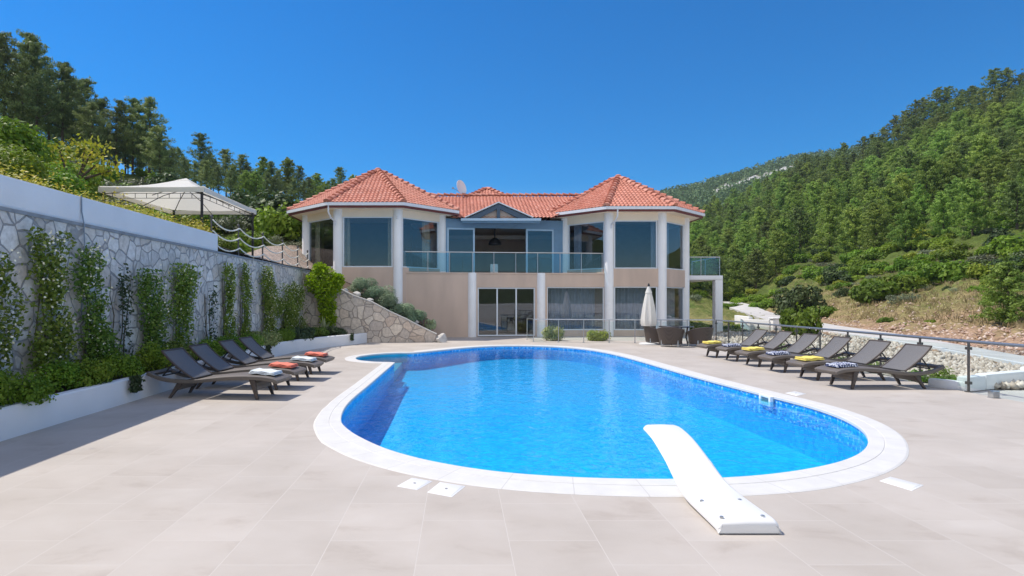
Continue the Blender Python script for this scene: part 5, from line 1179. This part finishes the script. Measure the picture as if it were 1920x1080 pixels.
for i, (px, top, Y) in enumerate([(343, 300, 70), (388, 300, 70), (432, 318, 72), (480, 325, 74), (517, 328, 76), (570, 340, 78), (608, 345, 82), (628, 335, 84), (650, 338, 84), (395, 285, 86), (465, 305, 86), (535, 318, 88), (585, 335, 92), (334, 276, 80), (352, 300, 76), (377, 251, 82), (400, 296, 84), (424, 279, 82), (440, 310, 78), (451, 287, 86), (470, 320, 80), (490, 296, 85), (509, 304, 84), (525, 320, 82), (540, 298, 88), (560, 310, 86), (578, 332, 84), (595, 324, 90), (615, 338, 90), (638, 313, 92), (660, 330, 94), (130, 262, 58), (160, 270, 60), (190, 268, 58), (215, 275, 57), (240, 272, 60), (262, 275, 58), (285, 285, 60), (303, 285, 62), (318, 305, 62), (25, 130, 58), (60, 150, 60), (105, 175, 60), (160, 215, 60), (205, 230, 60), (235, 225, 58), (265, 240, 60), (290, 265, 58), (320, 300, 74), (365, 315, 72), (410, 325, 74), (460, 335, 74), (500, 338, 76), (550, 345, 78), (312, 290, 66), (700, 350, 100)]):
    b = hill_y(LH, px, Y); hgt = max(4, H - (top - CY) / F * Y - b.z)
    pine('d' if px < 420 or i % 3 else 'l', i % 4, b, hgt / (10.2 if px < 420 or i % 3 else 6.2), 'smaller dark pine of the tree line running down behind the villa' if px >= 300 else 'shaded pine in the back row of the left ridge', LG + (' tail' if px >= 300 else ' back row'))
HG = 'pines covering the right hillside'
cnt = 0
rows = np.linspace(0, 1, 12)
for ri, q in enumerate(rows):
    t = 6 - 2.0 * q ** .9
    px = 1268 + rnd.uniform(0, 10)
    while px < 1968:
        b = hill_at(RH, px, min(5.995, max(4.0, t + rnd.uniform(-.12, .12) * (1 if q else .3))))
        ridge = q < .25 and px > 1500
        hgt = rnd.choice((4.2, 5, 5.4, 5.8, 6.2, 6.6, 7.4)) * rnd.uniform(.92, 1.08) * (1.0 if b.y < 140 else 1.05)
        edge = q > .9
        if not (edge and rnd.random() < .25):
            kind = 'r' if (ridge or rnd.random() < .18) else 'l'
            b.z -= .25
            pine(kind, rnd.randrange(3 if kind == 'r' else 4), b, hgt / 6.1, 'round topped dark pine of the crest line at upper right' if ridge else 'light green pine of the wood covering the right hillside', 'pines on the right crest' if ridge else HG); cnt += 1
        px += F / b.y * rnd.uniform(2.3, 3.6) * (1.12 if q > .6 else 1.0)
for ri, t in enumerate((3.75, 3.5, 3.2, 2.95)):
    px = 1285
    while px < (1500, 1470, 1430, 1395)[ri]:
        b = hill_at(RH, px, t + rnd.uniform(-.1, .1)); b.z -= .25
        pine('l' if rnd.random() < .8 else 'r', rnd.randrange(3), b, rnd.uniform(4.6, 6.4) / 6.1, 'light green pine of the wood covering the right hillside', HG); cnt += 1
        px += F / b.y * rnd.uniform(2.6, 4.2)
for t in (4.12, 3.92):
    px = 1590
    while px < 1965:
        if not (1862 < px < 1905):
            b = hill_at(RH, px, t + rnd.uniform(-.08, .08)); b.z -= .25
            pine('l' if rnd.random() < .7 else 'r', rnd.randrange(3), b, rnd.uniform(3.6, 6.0) / 6.1, 'light green pine of the wood covering the right hillside', HG); cnt += 1
        px += F / b.y * rnd.uniform(2.2, 4.4)
print('hill pines', cnt)
one = pine('l', 1, hill_y(RH, 1890, 25.5), .46, 'low bushy pine at the right edge, alone on the dry slope', None); one.scale = (.62, .62, .46); one.location.z -= .15
# shrubs of the hillside
SH = {}
for k in range(4): SH['maquis', k] = bush_mesh(800 + k, 1, 1, .8, 'maquis', 1700, (.16, .10), 10, .3, .6, 'shrub', .25)
for k in range(2): SH['maquis_dark', k] = bush_mesh(820 + k, 1, 1, 1.15, 'maquis_dark', 2400, (.15, .10), 11, .35, .4, 'shrub', .25)
for k in range(2): SH['grey_shrub', k] = bush_mesh(830 + k, 1, 1, .55, 'grey_shrub', 1000, (.14, .05), 8, .4, .8, 'shrub', .4)
for k in range(2): SH['lime', k] = bush_mesh(840 + k, 1, 1, .8, 'lime', 1700, (.15, .09), 10, .35, .6, 'shrub', .3)
for kd in ('maquis', 'lime'):
    for k in range(3): SH[kd + '_fine', k] = bush_mesh(860 + k, 1, 1, .9, kd, 7000, (.085, .05), 12, .35, .5, 'shrub', .3)
def shrub(kind, loc, r, label, group=None, hz=1):
    k = rnd.randrange(len([1 for q in SH if q[0] == kind])); return tagged_mesh('shrub', SH[kind, k], loc, label, 'shrub', group, None, rnd.uniform(0, 6.28), (r, r, r * hz))
big = [(1498, 585, 46, 2.0, 'maquis_dark', 1.15, 'large dark evergreen shrub beside the road, the darkest on the slope'), (1500, 628, 27, 1.0, 'maquis', 2.0, 'green bush in front of the concrete path behind the middle loungers'), (1540, 578, 44, 1.3, 'maquis', 1, 'green shrub touching the right side of the large dark shrub'),
       (1780, 545, 41, 1.9, 'maquis', 1.1, 'broad bright green shrub in the middle of the right slope'), (1640, 562, 42, 1.9, 'maquis', 1.1, 'broad dark green shrub left of the brightest one'), (1700, 545, 42, 1.7, 'maquis', 1.0, 'green shrub between the two broad shrubs'), (1660, 598, 33, .60, 'maquis', 1.0, 'lone round green shrub on the dry grass above the fence'), (1743, 602, 30, .36, 'lime', 1.1, 'small light green shrub alone on the dry grass'), (1700, 606, 30, .22, 'lime', 1.2, 'smallest light green shrub on the dry grass'),
       (1690, 560, 38, 1.0, 'grey_shrub', 1.2, 'low olive shrub in front of the broad shrubs'), (1905, 470, 42, 2.2, 'maquis', .9, 'wide bright shrub at the right edge above the low pine'), (1875, 560, 30, .9, 'maquis', 1, 'green shrub touching the low pine at the right edge')]
for px, py, Y, r, kd, hz, lb in big: b = hill_y(RH, px, Y); b.z -= .15; shrub(kd, b, r, lb, None, hz)
for i in range(190):
    px = rnd.uniform(1470, 1960); t = rnd.uniform(2.6, 4.15)
    if px < 1560: t = rnd.uniform(3.0, 4.2)
    b = hill_at(RH, px, t); kd = rnd.choices(['maquis', 'maquis_dark', 'grey_shrub', 'lime'], [6, .8, 2, 1.6])[0]; r = rnd.uniform(.5, 1.5) * (1 if t > 2.95 else .55)
    if t < 2.9 and px > 1640 and rnd.random() < .6: continue
    b.z -= .12; shrub(kd, b, r, {'maquis': 'green rounded shrub of the scrub below the pines on the right hillside', 'maquis_dark': 'small dark shrub of the scrub below the pines on the right hillside', 'grey_shrub': 'low grey green shrub of the scrub below the pines on the right hillside', 'lime': 'light green shrub of the scrub below the pines on the right hillside'}[kd], 'scrub on the right hillside: ' + kd.replace('_', ' '), rnd.uniform(.8, 1.15))
for i in range(26):
    px = rnd.uniform(1290, 1470); t = rnd.uniform(2.2, 3.9); b = hill_at(RH, px, t); b.z -= .1
    shrub(rnd.choice(['maquis', 'maquis', 'lime', 'grey_shrub']), b, rnd.uniform(.6, 1.5), 'green shrub on the slope behind the side balcony', 'shrubs behind the side balcony', .9)
for i, (x, y, r) in enumerate([(14.6, 31.5, .7), (15.7, 33.2, .7), (13.6, 33.5, .8), (14.4, 36, .9), (16.6, 36.5, .9)]):
    shrub('lime', (x, y, -.05), r, 'bright green hedge bush on the lawn right of the villa', 'hedge bushes on the lawn', .75)
for i, (px, py, Y, r, lb) in enumerate([(1556, 513, 58, .75, 'grey boulder among the scrub above the large dark shrub'), (1535, 505, 62, .7, 'white rock just left of the grey boulder'), (1805, 470, 49, .8, 'pale flat rock among the shrubs at upper right'), (1590, 465, 66, .8, 'pale rock at the lower edge of the pine wood'), (1746, 618, 26, .12, 'small white stone on the dry slope'), (1842, 612, 25, .13, 'small white stone left of the low pine')]):
    b = hill_y(RH, px, Y); b.z -= .1; b.z -= r * .22; rock('rock', b, r * .8, (1.3, 1, .7), 60 + i, lb)
# left slope shrubs and the fig tree
ls = [(20, 11.5, 1.0, 'lime', 'yellow green bush right behind the white parapet at the left edge'), (60, 13, 1.1, 'maquis', 'green bush behind the parapet left of the small fig tree'), (-20, 14, 1.6, 'maquis', 'tall bright bush cut off by the left edge above the parapet'), (45, 17, 1.5, 'maquis', 'large bright green bush under the left pines'), (100, 14, .9, 'lime', 'yellow green bush below the small fig tree'), (110, 20, 1.7, 'maquis', 'bright green bush behind the small fig tree'),
      (160, 14.5, .9, 'maquis', 'green bush behind the parapet right of the fig tree trunk'), (195, 15.5, .75, 'maquis', 'green bush at the left corner of the gazebo'), (175, 21, 1.4, 'maquis', 'bush between the fig tree and the gazebo roof'), (215, 27, 1.7, 'maquis', 'bush behind the left part of the gazebo roof'), (265, 30, 1.8, 'maquis', 'bush behind the gazebo roof peak'), (250, 34, 2.0, 'grey_shrub', 'greyish bush under the pines behind the gazebo'),
      (330, 32, 1.6, 'maquis', 'bush behind the right part of the gazebo roof'), (415, 34, 2.0, 'maquis', 'light bush right of the gazebo roof'), (450, 33, 1.7, 'grey_shrub', 'grey green olive bush right of the gazebo'), (485, 36, 2.0, 'grey_shrub', 'pale olive bush above the rope fence'), (530, 31, 1.75, 'maquis', 'rounded dense green tree beside the left tower'), (510, 34, 2.0, 'maquis_dark', 'dark bush behind the rounded green tree'), (552, 29.5, .8, 'grey_shrub', 'low grey bush at the foot of the left tower'), (470, 27.5, 1.0, 'maquis', 'green bush behind the first rope span'), (430, 25, 1.1, 'maquis', 'green bush seen under the gazebo canopy'), (395, 24, 1.2, 'maquis', 'green bush behind the gazebo post'), (505, 28.5, .7, 'grey_shrub', 'small grey bush above the cobbled slope')]
for px, Y, r, kd, lb in ls: b = hill_y(LH, px, Y); b.z -= .12; shrub(kd + '_fine' if kd in ('maquis', 'lime') and Y < 25 else kd, b, r, lb, None, 1.35 if px == 530 else 1.0)
for i in range(40):
    px = rnd.uniform(-40, 700); Y = rnd.uniform(34, 66); b = hill_y(LH, px, Y); b.z -= .15; shrub(rnd.choice(['maquis', 'maquis', 'grey_shrub', 'maquis_dark']), b, rnd.uniform(1, 2.2), 'green shrub under the pines of the left slope', 'undergrowth of the left slope')
# ground cover plants along the parapet
def cover():
    rng = np.random.default_rng(31); P = []
    for i in range(190):
        Y = rng.uniform(6, 15.6); c = np.array([-6.62 - rng.random() * .8, Y, 3.30 + .14 * rng.random()]); m = 60; d = rng.normal(size=(m, 3)); d[:, 2] = np.abs(d[:, 2]); P.append(c + d * np.array([.14, .16, .13]))
    P = np.vstack(P); me = leaves('ground_cover', P, rng.uniform(.04, .08, len(P)), .035, 'yellow_leaf', rng.random(len(P)), rng, None, 1, np.tile([.2, -.2, 1.0], (len(P), 1))); tag(link('ground_cover', me), 'yellow green ground cover growing along the parapet top', 'ground cover', kind='stuff')
cover()
fg = thing('fig_tree', (-10.1, 15.4, 4.05), 'small crooked fig tree with bright yellow green leaves above the parapet', 'tree')
tr_ = MB(); tips = []
tr_.tube([(0, 0, -.3), (.02, 0, .4), (.05, 0, .8)], [.09, .075, .06], 8)
for ax, ay, az in ((-.75, .1, 1.2), (-.35, -.1, 1.6), (.15, .2, 1.75), (.65, 0, 1.25), (.95, .1, 1.05), (.6, -.1, 1.65), (-1.0, 0, .95)):
    e = Vector((ax, ay, az)); m_ = Vector((ax * .55, ay, .85 + (az - .85) * .35)); tr_.tube([(.05, 0, .75), m_, e], [.045, .03, .012], 6); tips += [(e, 1), (m_.lerp(e, .5), .6)]
tr_.build('trunk', 'trunk', fg, smooth=True)
rng = np.random.default_rng(12); P = []
for e, w in tips: m = int(60 * w); P.append(np.array(e) + rng.normal(size=(m, 3)) * np.array([.20, .18, .10]))
P = np.vstack(P); o = bpy.data.objects.new('crown', leaves('crown', P, rng.uniform(.08, .15, len(P)), rng.uniform(.05, .08, len(P)), 'yellow_leaf', .2 + .6 * rng.random(len(P)), rng, np.tile([0, 0, .6], (len(P), 1)), 1.5)); COL.objects.link(o); o.parent = fg

# dry grass on the slope and woods of the far hill
def grass():
    rng = np.random.default_rng(91); P = []; T = []; L = []
    for i in range(1500):
        px = 1460 + 500 * rng.random(); t = 1.95 + 1.7 * rng.random(); b = hill_at(RH, px, t); m = 7; c = np.array(b); P.append(c + rng.normal(size=(m, 3)) * np.array([.16, .16, .02]) + np.array([0, 0, .12])); T.append(np.full(m, rng.random()) * .6 + .4 * rng.random(m)); L.append(np.full(m, rng.uniform(.25, .45)))
    P = np.vstack(P); me = leaves('dry_grass', P, np.concatenate(L), .035, 'dry_grass', np.concatenate(T), rng, np.tile([0, 0, 1.2], (len(P), 1)), 1.0); tag(link('dry_grass', me), 'straw coloured dry grass on the right slope', 'grass', kind='stuff')
grass()
def scree():
    rng = np.random.default_rng(95); n = 2600
    ico = np.array([[1, 0, 0], [-1, 0, 0], [0, 1, 0], [0, -1, 0], [0, 0, 1], [0, 0, -1]], float); fa = np.array([[0, 2, 4], [2, 1, 4], [1, 3, 4], [3, 0, 4], [2, 0, 5], [1, 2, 5], [3, 1, 5], [0, 3, 5]])
    C = np.array([hill_at(RH, 1480 + 480 * rng.random(), 1.05 + 1.5 * rng.random() ** 1.3) for _ in range(n)])
    V = (ico[None] + rng.uniform(-.3, .3, (n, 6, 3))) * (rng.uniform(.03, .10, (n, 1, 1)) * np.where(rng.random((n, 1, 1)) < .06, 1.8, 1)); V[..., 2] *= .7; V += C[:, None, :]
    tag(link('scree', npmesh('scree', V.reshape(-1, 3), (fa[None] + 6 * np.arange(n)[:, None, None]).reshape(-1, 3), 'scree_stone', np.repeat(rng.random(n), 8))), 'reddish loose stones at the foot of the right slope', 'stones', kind='stuff')
leafmat('scree_stone', (.30, .19, .13), (.46, .32, .24), (.62, .52, .44), 0, 0)
scree()
def far_woods():
    rng = np.random.default_rng(92); P = []; T = []
    for i in range(3400):
        px = 1180 + 480 * rng.random(); t = .5 + 1.5 * rng.random()
        if 1335 < px < 1490 and abs(t - (1.42 + (px - 1400) * .0008)) < .17 and rng.random() < .9: continue
        b = hill_at(FH, px, min(t, 1.999)); m = 16; d = rng.normal(size=(m, 3)); d /= np.linalg.norm(d, axis=1, keepdims=True); s = rng.uniform(1.2, 2.6); P.append(np.array(b) + np.array([0, 0, s * .8]) + d * s * np.array([.9, .9, 1.2])); T.append(np.full(m, rng.random() * .5) + .4 * rng.random(m))
    P = np.vstack(P); me = leaves('far_woods', P, 1.9, 1.3, 'far_leaf', np.concatenate(T), rng); tag(link('far_woods', me), 'distant wooded hillside behind the villa', 'woods', kind='stuff')
far_woods()

# ------------------------------------------------------------------ air
def air():
    mb = MB().box(-900, 900, -120, 1250, -14, 190); o = mb.build('haze', None); tag(o, 'thin blue summer haze over the valley', 'haze', kind='stuff')
    m = bpy.data.materials.new('haze'); m.use_nodes = True; n = m.node_tree.nodes; n.remove(n['Principled BSDF']); v = n.new('ShaderNodeVolumePrincipled')
    v.inputs['Color'].default_value = (.80, .88, 1, 1); v.inputs['Density'].default_value = .0002; v.inputs['Anisotropy'].default_value = .1
    m.node_tree.links.new(v.outputs[0], n['Material Output'].inputs['Volume']); o.data.materials.append(m)
air()
